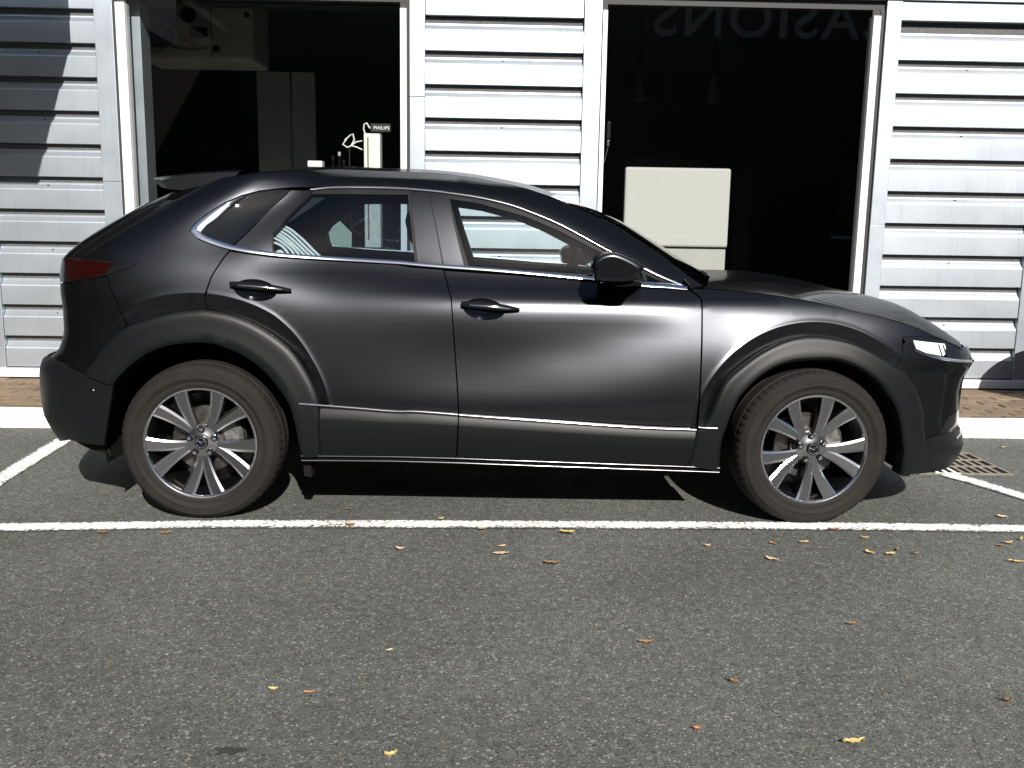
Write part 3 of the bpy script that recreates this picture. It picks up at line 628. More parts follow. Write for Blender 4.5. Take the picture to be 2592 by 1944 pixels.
'dc_f_bot':[(1.1064,0.3004),(1.5075,0.2849),(1.8992,0.272),(2.1107,0.2673)],
'dc_r_top':[(0.5263,0.5146),(0.6776,0.5084),(0.8389,0.4977),(0.9289,0.4983),(1.1088,0.4875)],
'dc_r_bot':[(0.5217,0.298),(0.6732,0.3001),(0.8365,0.3025),(0.9276,0.2989),(1.1002,0.3003)],
'sill_top':[(0.435,0.2948),(0.8364,0.2968),(1.1203,0.2924),(1.6637,0.2749),(2.2526,0.2537)],
'aout':[(2.1181,1.0248),(2.1762,1.0349),(2.1151,1.0752),(2.054,1.119),(1.957,1.1829),(1.8572,1.2477),(1.7561,1.3095)],
'roofe':[(1.6662,1.3508),(1.5851,1.3854),(1.5043,1.4177),(1.3828,1.4543),(1.2611,1.4783),(1.0979,1.5033),(0.9129,1.5171),(0.6018,1.5214),(0.2754,1.5244),(-0.0407,1.5131),(-0.3847,1.4944),(-0.5964,1.4708),(-0.6737,1.4304)],
'hoodl':[(2.1181,1.0248),(2.2022,1.0226),(2.3369,1.0144),(2.477,1.0023),(2.631,0.9799),(2.7468,0.9567),(2.8561,0.9316),(2.9998,0.9085),(3.1286,0.8781),(3.2461,0.8352),(3.3161,0.8105),(3.4274,0.7673)],
'handle_r':[(0.1392,1.0186)],
'handle_f':[(1.1179,0.9459)],
'reflection_stripe0':[(0.205,1.2173),(0.2639,1.1999),(0.3162,1.1745),(0.3461,1.1537)],
'reflection_stripe1':[(0.1837,1.2377),(0.2569,1.2134),(0.327,1.1825),(0.3747,1.1528)],
'reflection_stripe2':[(0.1679,1.2545),(0.2461,1.2271),(0.3285,1.1925),(0.401,1.152)],
'reflection_stripe3':[(0.1638,1.2643),(0.2436,1.2373),(0.3403,1.1957),(0.4275,1.151)],
'reflection_stripe4':[(0.1699,1.2726),(0.2459,1.2476),(0.3489,1.2024),(0.4518,1.1498)],
'reflection_stripe5':[(0.1742,1.2826),(0.2536,1.2576),(0.365,1.2056),(0.4761,1.1486)],
'reflection_stripe6':[(0.1805,1.2909),(0.2573,1.2675),(0.3712,1.2157),(0.4999,1.1471)],
'reflection_stripe7':[(0.2645,1.1637),(0.2701,1.1766),(0.2914,1.1699),(0.3188,1.1549)],
}
def on(parent_mat): pass
def circ(cx,cz,r,a0,a1,n): return [(cx+r*math.cos(math.radians(a)),cz+r*math.sin(math.radians(a))) for a in np.linspace(a0,a1,n)]
def ell(cx,cz,a,b,rot,n=28): 
    c,s=math.cos(rot),math.sin(rot); return [(cx+a*math.cos(t)*c-b*math.sin(t)*s,cz+a*math.cos(t)*s+b*math.sin(t)*c) for t in np.linspace(0,2*math.pi,n,endpoint=False)]
def inset(poly,dist):
    p=np.array(dens(poly,.02)); n=len(p); A=0.5*np.sum(p[:,0]*np.roll(p[:,1],-1)-np.roll(p[:,0],-1)*p[:,1])
    t=np.roll(p,-1,0)-np.roll(p,1,0); t/=np.linalg.norm(t,axis=1,keepdims=True)+1e-9; nn=np.c_[-t[:,1],t[:,0]]*(1 if A>0 else -1)
    return [tuple(q) for q in p+nn*dist]
def body_pt(s,z,d,side=1):
    v=(P(s,z,crease=False)+normal(s,z,crease=False)*d); 
    return Vector((v[0],v[1] if side>0 else 2*YC-v[1],v[2]))
def handle(parent,side,c,rot,bar):
    """recess bowl and blade handle; c centre of the bowl, bar three (s,z) points along the blade"""
    nr=7; n=28; V=[];F=[]
    for i in range(nr):
        f=1-i/(nr-1)*.95
        for (s,z) in ell(c[0],c[1],.0905*f,.0455*f,rot,n): V.append(body_pt(s,z,-.001-.030*(1-f*f),side))
    for i in range(nr-1):
        for k in range(n): F.append((i*n+k,i*n+(k+1)%n,(i+1)*n+(k+1)%n,(i+1)*n+k))
    F.append(tuple((nr-1)*n+k for k in range(n)))
    if side>0: F=[f[::-1] for f in F]
    link('handle_recess',mesh('handle_recess',V,F,60),M['paint'],parent)
    q=resample(catmull(bar,6),16); V=[];m=10
    for i,(s,z) in enumerate(q):
        t=i/15; hw=.004+.0125*math.sin(math.pi*min(1,t*.8+.13))**.8*(1-.35*t); dep=.006+.024*math.sin(math.pi*min(.97,t*.86+.10))**.7
        for k in range(m):
            a=2*math.pi*k/m; V.append(body_pt(s,z+hw*math.sin(a),dep+.007*math.cos(a)*(1-.2*t),side))
    F=[tuple(f) for f in [(i*m+k,i*m+(k+1)%m,(i+1)*m+(k+1)%m,(i+1)*m+k) for i in range(15) for k in range(m)]]+[tuple(range(m))[::-1],tuple(15*m+k for k in range(m))]
    if side<0: F=[f[::-1] for f in F]
    tube('handle_glint',[body_pt(a_,b_-.003,.0355*math.sin(math.pi*min(.97,(i_/15)*.86+.10))**.7,side) for i_,(a_,b_) in enumerate(q)][1:-1],.0042,M['chrome'],parent,8)  # chrome line added to give the blade its bright glints
    link('door_handle',mesh('door_handle',V,F,70),M['gloss_black'],parent)

HFC=(1.213,.929); HRC=(.243,.996)
HF=ell(*HFC,.09,.045,-.10); HR=ell(*HRC,.09,.045,-.12)
HFB=[(1.116,.9453),(1.236,.9365),(1.3645,.9277)]; HRB=[(.1395,1.0161),(.265,1.003),(.3953,.9913)]
def build_side(sd):
    near=sd>0
    bs=panel('body_side',sm('body_side'),M['paint'],CAR,side=sd)
    fe=panel('front_wing',sm('fender'),M['paint'],CAR,side=sd)
    fb=panel('front_bumper',sm('front_bumper'),M['paint'],CAR,side=sd,grid=.03)
    rb=panel('rear_bumper',sm('rear_bumper'),M['paint'],CAR,side=sd,grid=.03)
    fd=panel('front_door',sm('front_door'),M['paint'],CAR,side=sd,holes=[HF])
    rd=panel('rear_door',sm('rear_door'),M['paint'],CAR,side=sd,holes=[HR])
    handle(fd,sd,HFC,-.10,HFB); handle(rd,sd,HRC,-.12,HRB)
    # greenhouse
    g1=M['carglass']; g2=M['tintglass']
    panel('window_glass',sm('front_window'),g1,fd,d=-.008,side=sd,skirt=0,crease=False)
    panel('window_glass',sm('rear_window'),g2,rd,d=-.008,side=sd,skirt=0,crease=False)
    outer=[tuple(q) for q in PO_['belt_line'][2:]]+[tuple(q) for q in PO_['moulding_top'][::-1]]+[tuple(PO_['rear_pillar'][2]),tuple(PO_['rear_pillar'][0])]
    panel('window_frame',outer,M['seal'],CAR,d=-.0055,side=sd,skirt=.03,holes=[inset(sm('front_window'),.010 if near else .003),inset(sm('rear_window'),.010 if near else .003)],crease=False,grid=.05)
    panel('inner_window_frame',outer,M['interior'],CAR,d=-.05,side=sd,skirt=.012,holes=[inset(sm('front_window'),.003 if near else -.003),inset(sm('rear_window'),.004 if near else -.003)],crease=False,grid=.05)
    panel('pillar_cover',sm('rear_pillar'),M['paint'],rd,side=sd,skirt=.008,crease=False)
    panel('pillar_cover',sm('b_pillar_rear'),M['paint'],rd,side=sd,skirt=.008,crease=False)
    panel('pillar_cover',sm('b_pillar_front'),M['paint'],fd,side=sd,skirt=.008,crease=False)
    panel('quarter_glass',sm('quarter_glass'),M['dark_glass'],bs,d=-.004,side=sd,crease=False)
    strip('quarter_chrome',sm('quarter_chrome_out'),sm('quarter_chrome_in'),[(0,-.006),(0,.003),(.25,.0055),(.75,.004),(1,.001),(1,-.006)],M['chrome'],bs,sd)
    rail('roof_drip_moulding',sm('moulding_top'),.009,-.005,.0045,M['alloy'],CAR,sd,90,rnd=True)
    rail('belt_moulding',sm('belt_line'),.017,-.006,.0075,M['chrome'],CAR,sd,90,up=1.0)
    rail('window_edge_trim',[tuple(PO_['rear_pillar'][i]) for i in (3,4,5,6)],.005,-.004,.003,M['alloy_dark'],rd,sd,30,smooth=False)
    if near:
        bl=strip('stripe_reflection',[(.06,1.145),(.10,1.142)],[(.06,1.135),(.10,1.132)],[(0,-.05),(1,-.05)],M['interior'],CAR,sd,4)  # white stripes built behind the glass to stand for a reflection
        for i in range(8): rail('reflection_stripe',[tuple(q) for q in PO_['reflection_stripe%d'%i]],.0075 if i<7 else .014,-.048,-.045,M['paintwhite'],bl,sd,16)
    # sail divider in the front window
    a=PO_['front_window']; rail('window_divider',[(1.905,1.118),(1.918,1.07),(1.925,1.028)],.016,-.008,.001,M['seal'],fd,sd,10,smooth=False)
    # lamps and front end
    hl=panel('headlight',sm('headlight'),M['gloss_black'],CAR,d=-.004,side=sd,grid=.025,crease=False)
    panel('headlight_lens',sm('lens'),M['clear'],hl,d=.001,side=sd,grid=.02,crease=False)
    for q in ((3.262,.795,3.262,.742),(3.290,.790,3.290,.735)): rail('lens_divider',[q[:2],q[2:]],.006,-.003,.004,M['gloss_black'],hl,sd,4,smooth=False)
    rail('headlight_bar',[(3.12,.775),(3.2,.745),(3.32,.722),(3.5,.705),(3.78,.688)],.012,-.01,.006,M['chrome'],hl,sd,30)
    tl=panel('tail_lamp',sm('tail_lamp'),M['gloss_black'],CAR,d=.001,side=sd,grid=.03,crease=False)
    panel('red_lens',sm('lamp_red'),M['red'],tl,d=.003,side=sd,grid=.03,crease=False,skirt=.002)
    gr=panel('grille',sm('grille'),M['gloss_black'],CAR,d=-.02,side=sd,crease=False)
    rail('grille_wing',[(3.77,.70),(3.83,.66),(3.845,.60),(3.835,.50),(3.87,.442),(3.95,.435),(4.155,.435)],.022,-.02,.010,M['chrome'],gr,sd,50)
    rail('grille_wing_end',[(3.70,.672),(3.80,.685),(3.93,.70)],.040,-.01,.016,M['chrome'],gr,sd,14); rail('grille_flank',[(3.865,.605),(3.85,.54),(3.84,.475)],.020,-.01,.024,M['chrome'],gr,sd,14)
    pts=ell(-.4561,.5557,.013,.013,0,20); V=[body_pt(a_,b_,.013,sd) for a_,b_ in pts]+[body_pt(a_,b_,.0155,sd) for a_,b_ in ell(-.4561,.5557,.010,.010,0,20)]+[body_pt(a_,b_,.011,sd) for a_,b_ in ell(-.4561,.5557,.008,.008,0,20)]
    link('parking_sensor',mesh('parking_sensor',V,[(r_*20+k_,r_*20+(k_+1)%20,(r_+1)*20+(k_+1)%20,(r_+1)*20+k_) for r_ in (0,1) for k_ in range(20)]+[tuple(40+k_ for k_ in range(20))],40),M['alloy_dark'],rb)
    panel('air_intake',sm('fog'),M['gloss_black'],fb,d=.0015,side=sd,crease=False,grid=.03,skirt=.002)
    rail('intake_blade',[(3.44,.352),(3.55,.372),(3.68,.39)],.008,-.002,.010,M['chrome'],fb,sd,20)
    panel('front_valance',sm('front_lower'),M['plastic'],CAR,d=.004,side=sd,crease=False,grid=.03)
    panel('rear_valance',sm('rear_lower'),M['plastic'],CAR,d=.010,side=sd,crease=False,grid=.03)
    rail('exhaust_trim',[(-.80,.315),(-.92,.285),(-1.05,.27)],.02,-.01,.006,M['chrome'],CAR,sd,14)
    # black cladding
    ring=[(0,-.012),(0,.004),(.03,.0125),(.07,.0165),(.15,.0205),(.20,.0215),(.34,.0225),(.62,.0215),(.70,.023),(.88,.021),(.97,.013),(1,.0),(1.0,-.05)]
    strip('wheel_arch_trim',sm('fc_B'),sm('fc_C'),ring,M['plastic'],CAR,sd,110)
    strip('wheel_arch_trim',sm('rc_B'),sm('rc_C'),ring,M['plastic'],CAR,sd,110)
    dc=[(0,-.012),(0,.010),(.015,.018),(.045,.024),(.06,.026),(.22,.0345),(.25,.0355),(.62,.034),(1,.020),(1,-.012)]
    strip('door_cladding',sm('dc_f_top'),sm('dc_f_bot'),dc,M['plastic'],fd,sd,50)
    strip('door_cladding',sm('dc_r_top'),sm('dc_r_bot'),dc,M['plastic'],rd,sd,40)
    rail('ledge_moulding',[(.437,.523),(.50,.5195)]+sm('dc_r_top')[1:],.009,.012,.031,M['polished'],rd,sd,40,rnd=True)
    rail('ledge_moulding',sm('dc_f_top'),.009,.012,.031,M['polished'],fd,sd,40,rnd=True)
    rail('ledge_moulding',[(2.142,.4405),(2.19,.437),(2.225,.4365)],.008,.012,.030,M['polished'],fe,sd,10,rnd=True)
    st=sm('sill_top'); S=[tuple(q) for q in resample(st,20)]
    b=[(s,z-.03) for s,z in S]
    strip('sill',[(s,z+.004) for s,z in S],b,[(0,-.03),(0,.014),(.18,.017),(.25,.006),(.55,.004),(.62,.013),(.85,.012),(1,.002),(1,-.20)],M['gloss_black'],CAR,sd,40,sharp=20)
    rail('sill_bead',[(s,z-.0) for s,z in S],.0035,.0,.019,M['alloy'],CAR,sd,40,rnd=True); rail('sill_bead',[(s,z-.021) for s,z in S],.0045,.0,.0175,M['alloy'],CAR,sd,40,rnd=True)
    panel('windscreen_pillar_trim',[(1.45,1.345),(1.6,1.283),(1.9,1.135),(2.08,1.045),(2.14,1.05),(1.95,1.18),(1.7,1.32),(1.55,1.385)],M['headliner'],CAR,d=-.06,side=sd,skirt=0,crease=False,grid=.05)
    # dark inner skin behind the gaps
    inn=[(.47,.24),(2.2,.24)]+circ(2.655,.338,.45,190,-10,26)+[(3.45,.24),(3.62,.5),(3.55,.66),(3.3,.74),(3.1,.79),(2.6,.93),(2.1,.985),(1.0,1.045),(.1,1.10),(-.5,1.06),(-.8,.95),(-.95,.6),(-.85,.3)]+circ(0,.338,.47,190,-10,26)
    panel('inner_skin',inn,M['black'],CAR,d=-.035,side=sd,skirt=0,crease=False,grid=.06)
    cp=[(-.45,1.06),(.0,1.08),(.06,1.16),(.33,1.42),(.2,1.46),(-.3,1.42),(-.62,1.28),(-.66,1.15)]
    panel('rear_pillar_trim',cp,M['interior'],CAR,d=-.03,side=sd,skirt=0,crease=False,grid=.06)
    # wheel housings
    for cx,y1 in ((0,.52),(2.655,.52)):
        V=[];n=28
        for k in range(n+1):
            a=math.radians(-14+208*k/n)
            for y in (.06,y1): V.append((cx+.432*math.cos(a),y,.338+.432*math.sin(a)))
        F=grid_faces(n+1,2); b0=len(V); V.append((cx,y1,.338))
        for k in range(n): F.append((b0,2*k+1,2*k+3))
        link('wheel_housing',mesh('wheel_housing',side_xf(V,sd),F),M['liner'],CAR)
    mf=[(.432,.262),(.466,.262),(.468,.185),(.437,.19)]
    V=side_xf([(x,y,z) for y in (.04,.16) for x,z in mf],sd); link('mud_flap',mesh('mud_flap',V,[(0,1,2,3),(7,6,5,4),(0,4,5,1),(1,5,6,2),(2,6,7,3),(3,7,4,0)]),M['liner'],CAR)
    # tailgate half
    tg=[tuple(q) for q in PO_['tailgate_seam']]+[(-.735,1.118),(-1.0,1.097),(-1.18,1.087),(-1.18,.987),(-1.0,.997),(-.985,.985),(-1.1,.765),(S0,.765),(S0,1.42),(-1.0,1.42)]
    tgp=panel('tailgate',tg,M['paint'],CAR,side=sd,crease=False,grid=.03)
    panel('rear_window',[(-.86,1.335),(-.80,1.25),(-.82,1.18),(-.95,1.165),(S0,1.165),(S0,1.39),(-1.0,1.39)],M['dark_glass'],tgp,d=.003,side=sd,crease=False,grid=.04,skirt=.002)
    # door mirror
    mo=[(1.662,1.118),(1.668,1.140),(1.689,1.165),(1.722,1.179),(1.760,1.177),(1.807,1.158),(1.850,1.134),(1.868,1.114),(1.862,1.098),(1.838,1.066),(1.80,1.052),(1.765,1.047),(1.717,1.052),(1.682,1.070),(1.668,1.092)]
    mo=np.array(catmull([(1.664,1.112),(1.663,1.138),(1.684,1.163),(1.722,1.178),(1.760,1.177),(1.807,1.160),(1.852,1.137),(1.871,1.120),(1.866,1.104),(1.846,1.072),(1.80,1.058),(1.765,1.052),(1.717,1.054),(1.684,1.060),(1.668,1.080)],3,True)); mc=np.array([1.757,1.112]); secs=[(-.092,.74,.008),(-.0905,.86,.006),(-.084,.95,.003),(-.068,1.0,.001),(-.04,1.0,0),(.0,1.0,0),(.04,.97,0),(.055,.88,0)]
    n=len(mo); V=[]
    for (y,f,dx) in secs:
        q=mc+(mo-mc)*f; q[:,0]-=dx; q[:,1]=np.maximum(q[:,1],1.066-max(0,(y+.10))*.16)
        V+=[(a,y,b) for a,b in q]
    F=[]
    for i in range(len(secs)-1):
        for k in range(n): F.append((i*n+k,(i+1)*n+k,(i+1)*n+(k+1)%n,i*n+(k+1)%n))
    F.append(tuple(range(n))); F.append(tuple((len(secs)-1)*n+k for k in range(n))[::-1])
    def zc(f): 
        c=np.mean([V[i] for i in f],axis=0); return c[2]-(1.113-(c[0]-1.76)*.02)
    up=[f for f in F if zc(f)>0]; dn=[f for f in F if zc(f)<=0]
    Vs=side_xf(V,sd)
    if sd<0: up=[f[::-1] for f in up]; dn=[f[::-1] for f in dn]
    def sub(fs):
        u=sorted({i for f in fs for i in f}); r={a:b for b,a in enumerate(u)}; return [Vs[i] for i in u],[tuple(r[i] for i in f) for f in fs]
    v,f=sub(dn); dm=link('door_mirror',mesh('door_mirror',v,f,40),M['gloss_black'],CAR)
    v,f=sub(up); cc=np.array([1.757,YC-sd*(YC+.0),1.112]); v=[cc+(np.array(q_)-cc)*np.array([1.025,1.03,1.03]) for q_ in v]; link('mirror_cap',mesh('mirror_cap',v,f,40),M['paint'],dm)
    rail('mirror_seam',[(0,0),(1,0)],.001,0,.001,M['chrome'],dm,sd,3,smooth=False) if False else None
    arm=[(-.06,.055,.012),(.0,.065,.014),(.06,.085,.016),(.15,.10,.020)]; V=[];m=12
    for (y,hw,hh) in arm:
        for k in range(m):
            a=2*math.pi*k/m; V.append((1.785+.25*max(0,y)*.6+hw*math.cos(a),y,1.052-.09*max(0,y)+hh*math.sin(a)))
    F=[(i*m+k,i*m+(k+1)%m,(i+1)*m+(k+1)%m,(i+1)*m+k) for i in range(3) for k in range(m)]+[tuple(range(m))[::-1]]
    if sd>0: F=[f[::-1] for f in F]
    link('mirror_arm',mesh('mirror_arm',side_xf(V,sd),F,50),M['gloss_black'],dm)
for sd in (1,-1): build_side(sd)

# ---- lofts across the car
def loft(name,E,bx,bz,m,parent=CAR,n=60,nq=41,p=2.0,inset_=0.,smooth=30,flip=False,pz=2.4):
    e=resample(catmull(E,6),n); A=P(e[:,0],e[:,1],crease=False); t=np.linspace(0,1,n); q=np.linspace(-1,1,nq); V=[]
    bxs=bx(t) if callable(bx) else np.full(n,bx); bzs=bz(t) if callable(bz) else np.full(n,bz)
    for i in range(n):
        hw=YC-A[i,1]-inset_
        for c in q: V.append((A[i,0]+bxs[i]*(1-abs(c)**p),YC+c*hw,A[i,2]+bzs[i]*(1-abs(c)**pz)))
    F=grid_faces(n,nq,flip)
    me=mesh(name,V,F,smooth); bm=bmesh.new(); bm.from_mesh(me); bm.normal_update()
    if sum(f.normal.z for f in bm.faces)<0: bmesh.ops.reverse_faces(bm,faces=bm.faces)
    bm.to_mesh(me); bm.free(); return link(name,me,m,parent),np.array(V).reshape(n,nq,3)
AO=sm('aout'); RO=sm('roofe')
ws,_=loft('windscreen',AO[1:]+RO[:3],pchip([0,.35,.6,1],[.20,.15,.12,.06]),pchip([0,1],[.0,.022]),M['carglass'],n=40)
roof,RV=loft('roof',RO[2:-1],pchip([0,.4,1],[.06,.01,0]),pchip([0,.15,.4,1],[.024,.030,.032,.030]),M['paint'],n=50)
loft('headliner',[(s,z-.03) for s,z in RO[2:-1]],pchip([0,.4,1],[.05,.01,0]),.022,M['headliner'],inset_=.04,n=30,nq=17)
HL=sm('hoodl')
hood,HV=loft('bonnet',HL,pchip([0,.5,1],[.21,.13,.17]),pchip([0,.3,.75,1],[.035,.062,.065,.012]),M['paint'],n=60,nq=49,p=2.2,pz=3.2)
# bonnet front lip, cowl and wipers
V=[tuple(v) for v in HV[-1]]+[(v[0]-.004,v[1],v[2]-.022) for v in HV[-1]]+[(v[0]-.10,v[1],v[2]-.03) for v in HV[-1]]; n=HV.shape[1]
link('bonnet_lip',mesh('bonnet_lip',V,[(i,i+1,n+i+1,n+i) for i in range(n-1)]+[(n+i,n+i+1,2*n+i+1,2*n+i) for i in range(n-1)],40),M['paint'],hood)
V=[tuple(v+np.array([-.16*(1-((v[1]-YC)/.75)**2)-.02,0,.035])) for v in HV[0]]+[(v[0]+.02,v[1],v[2]-.012) for v in HV[0]]+[(v[0]+.06,v[1],v[2]-.08) for v in HV[0]]
link('cowl_panel',mesh('cowl_panel',V,[(i,i+1,n+i+1,n+i) for i in range(n-1)]+[(n+i,n+i+1,2*n+i+1,2*n+i) for i in range(n-1)],40),M['plastic'],CAR)
for y0,y1 in ((.55,1.15),(.95,1.52)):
    tube('wiper',[(2.27,y0,1.068),(2.25,(y0+y1)/2,1.100),(2.14 if y1>1.3 else 2.20,y1,1.098)],.009,M['black'],CAR)
# roof spoiler
prof=[(.12,1.4985),(.03,1.495),(-.12,1.482),(-.26,1.464),(-.288,1.456),(-.284,1.448),(-.25,1.419),(-.16,1.416),(-.09,1.414),(.05,1.44)]
V=[];qs=np.linspace(-1,1,25)
for q in qs:
    for x,z in prof: V.append((x-.05*(1-q*q) + (.06*max(0,abs(q)-.8)/.2 if x<-.2 else 0),YC+q*(.565 if z<1.43 else .555),z+.034*(1-q*q)))
m=len(prof); F=[(i*m+k,(i+1)*m+k,(i+1)*m+(k+1)%m,i*m+(k+1)%m) for i in range(24) for k in range(m)]+[tuple(range(m)),tuple(24*m+k for k in range(m))[::-1]]
me=mesh('roof_spoiler',V,F); bm=bmesh.new(); bm.from_mesh(me); bmesh.ops.recalc_face_normals(bm,faces=bm.faces); bm.to_mesh(me); bm.free()
me.polygons.foreach_set('use_smooth',[True]*len(me.polygons)); me.set_sharp_from_angle(angle=math.radians(30)); link('roof_spoiler',me,M['paint'],CAR)
# ---- underside and cabin
V,F=merge([boxd((.47,.12,.20),(2.18,1.66,.46)),boxd((-.70,.42,.26),(3.40,1.36,.50)),boxd((2.15,.30,.46),(2.32,1.48,.97)),boxd((2.32,.42,.50),(3.38,1.36,.80)),boxd((-.72,.42,.45),(-.35,1.36,.98))])
link('underbody',mesh('underbody',V,F),M['black'],CAR)
def rbox(name,c,size,rot,m,parent,bev=.04):
    bm=bmesh.new(); bm_box(bm,[-s/2 for s in size],[s/2 for s in size],min(bev,min(size)*.45))
    me=from_bm(name,bm,50); me.transform(Matrix.Translation(c)@Matrix.Rotation(rot,4,'Y')); return link(name,me,m,parent)
for y in (.52,1.26):
    s=rbox('seat',(1.30,y,.56),(.52,.50,.16),-.08,M['seat'],CAR)
    rbox('backrest',(1.02,y,.88),(.15,.46,.62),-.26,M['seat'],s); rbox('headrest',(.90,y,1.265),(.10,.25,.17),-.2,M['seat'],s,.045)
    tube('headrest_post',[(.92,y-.06,1.15),(.905,y-.06,1.24)],.006,M['chrome'],s,6)
s=rbox('rear_bench',(.35,.89,.56),(.50,1.25,.18),-.06,M['seat'],CAR); rbox('backrest',(.02,.89,.86),(.16,1.25,.58),-.35,M['seat'],s)
for y in (.50,.89,1.28): rbox('headrest',(-.13,y,1.17),(.09,.24,.12),-.25,M['seat'],s,.04)
db=rbox('dashboard',(2.02,.89,.92),(.50,1.36,.20),.05,M['interior'],CAR,.06)
V,F=tube_data([(1.66+.06*math.cos(a)*-1*0+.0,1.26+.18*math.cos(a),1.0+.17*math.sin(a)) for a in np.linspace(0,2*math.pi,32,endpoint=False)],.016,8,True)
swm=mesh('steering_wheel',V,F,60); swm.transform(Matrix.Translation((1.66,1.26,1.0))@Matrix.Rotation(.38,4,'Y')@Matrix.Translation((-1.66,-1.26,-1.0)))
sw=link('steering_wheel',swm,M['interior'],CAR); rbox('steering_hub',(1.70,1.26,.985),(.07,.14,.12),.38,M['interior'],sw,.03)
rbox('rear_view_mirror',(1.62,.89,1.36),(.03,.22,.06),.1,M['gloss_black'],CAR,.012)

# ---- wheels
def wheel_meshes():
    R={}
    prof=[(.235,.024),(.243,.013),(.250,.009),(.262,.006),(.266,.0075),(.283,.0012),(.285,-.0006),(.290,-.0006),(.292,.0008),(.302,0),(.310,.0018),(.312,.0004),(.316,.0012),(.318,.005),(.328,.012),(.336,.021),(.3425,.034),(.3455,.058),(.3405,.062),(.3405,.069),(.3462,.073),(.347,.107),(.3462,.141),(.3405,.145),(.3405,.152),(.3455,.156),(.3425,.18),(.335,.194),(.315,.208),(.28,.212),(.24,.19)]
    n=310;V=[]
    for k in range(n):
        a=2*math.pi*k/n; g=(k%5==0)
        for j,(r,y) in enumerate(prof):
            if g and j in (15,16,17): r-=(.003,.0045,.004)[j-15]
            z=r*math.sin(a)
            V.append((r*math.cos(a),y,max(z,-.338)))
    R['tyre']=mesh('tyre',V,grid_faces(n,len(prof),False,True),38)
    lip=[(.237,.026),(.2445,.015),(.2435,.0105),(.238,.0095),(.2335,.0125),(.2305,.020),(.2285,.030)]
    n=96; V=[]
    for k in range(n):
        a=2*math.pi*k/n; V+=[(r*math.cos(a),y,r*math.sin(a)) for r,y in lip]
    R['rim']=mesh('rim',V,grid_faces(n,len(lip),False,True),40)
    bar=[(.2285,.030),(.222,.045),(.214,.075),(.206,.12),(.205,.195),(.05,.20)]; V=[]
    for k in range(n):
        a=2*math.pi*k/n; V+=[(r*math.cos(a),y,r*math.sin(a)) for r,y in bar]
    R['barrel']=mesh('rim_barrel',V,grid_faces(n,len(bar),False,True),40)
    def spoke(sgn):
        """one of a pair about angle 90; sgn +1 leans anticlockwise"""
        V=[];F=[];fm=[];N=14
        for i in range(N):
            t=i/(N-1); r=.030+.2005*t; ang=math.radians(90+sgn*(3.0+ (12.8)*min(1,(t*1.0))**.75)); w=.0085+.0135*t**1.2
            cx,cz=r*math.cos(ang),r*math.sin(ang); tx,tz=-math.sin(ang),math.cos(ang)   # tangential, anticlockwise
            y=.046-.030*(t**1.25)
            def pt(u,dy): return (cx+tx*u*sgn,y+dy,cz+tz*u*sgn)
            # outer side of the pair, outer bevel, face, inner bevel, inner pocket side
            bw=.007+.003*t
            V+=[pt(w+bw+.002,.032),pt(w+bw,.0048),pt(w,0),pt(-w*.8,0.0004),pt(-w*.8-bw*1.2,.0052),pt(-w*.8-bw*1.2-.004,.036)]
        for i in range(N-1):
            for j in range(5):
                f=(i*6+j,i*6+j+1,(i+1)*6+j+1,(i+1)*6+j); F.append(f if sgn<0 else f[::-1]); fm.append({2:0,1:2,3:2}.get(j,1))
        return mesh('spoke',V,F,12,fm=fm)
    R['spL'],R['spR']=spoke(1),spoke(-1)
    # hub with five bores
    V=[];F=[];n=40
    for r,y in ((.004,.034),(.034,.034),(.040,.037),(.066,.042),(.072,.050),(.073,.075)):
        for k in range(n): a=2*math.pi*k/n; V.append((r*math.cos(a),y,r*math.sin(a)))
    F=[(i*n+k,i*n+(k+1)%n,(i+1)*n+(k+1)%n,(i+1)*n+k) for i in range(5) for k in range(n)]; F=[f[::-1] for f in F]
    R['hub']=mesh('wheel_hub',V,[f[::-1] for f in F],40)
    def disc(name,r,y0,y1,n=24,edge=.002):
        V=[];
        for rr,y in ((r,y1),(r,y0+edge),(r-edge,y0),(0.0005,y0)):
            for k in range(n): a=2*math.pi*k/n; V.append((rr*math.cos(a),y,rr*math.sin(a)))
        return mesh(name,V,[(i*n+k,i*n+(k+1)%n,(i+1)*n+(k+1)%n,(i+1)*n+k)[::-1] for i in range(3) for k in range(n)],40)
    R['cap']=disc('centre_cap',.0285,.0235,.04); R['bore']=disc('lug_bore',.0145,.0315,.05); R['nut']=disc('lug_nut',.0095,.0245,.05,6,.003)
    R['disc']=disc('brake_disc',.148,.105,.13,64); R['hat']=disc('disc_hat',.082,.085,.12,40)
    ring=[(.0215*math.cos(a),.0225,.0215*math.sin(a)) for a in np.linspace(0,2*math.pi,30,endpoint=False)]
    wing=catmull([(-.0205,.0225,.006),(-.012,.0225,.0075),(-.004,.0225,.003),(0,.0225,-.0035),(.004,.0225,.003),(.012,.0225,.0075),(.0205,.0225,.006)],3)
    R['emblem']=mesh('cap_emblem',*merge([tube_data(ring,.0016,6,True),tube_data(wing,[.0008+.0014*math.sin(math.pi*i/(len(wing)-1)) for i in range(len(wing))],6)]),60)
    V=[]; 
    for r,y in ((.085,.085),(.150,.080),(.165,.095),(.165,.15),(.085,.15)):
        for k in range(9): a=math.radians(-8+52*k/8); V.append((r*math.cos(a),y,r*math.sin(a)))
    R['caliper']=mesh('brake_caliper',V,grid_faces(5,9,True)+[(0,9,18,27,36),(8,44,35,26,17)],35)
    return R
WM=wheel_meshes()
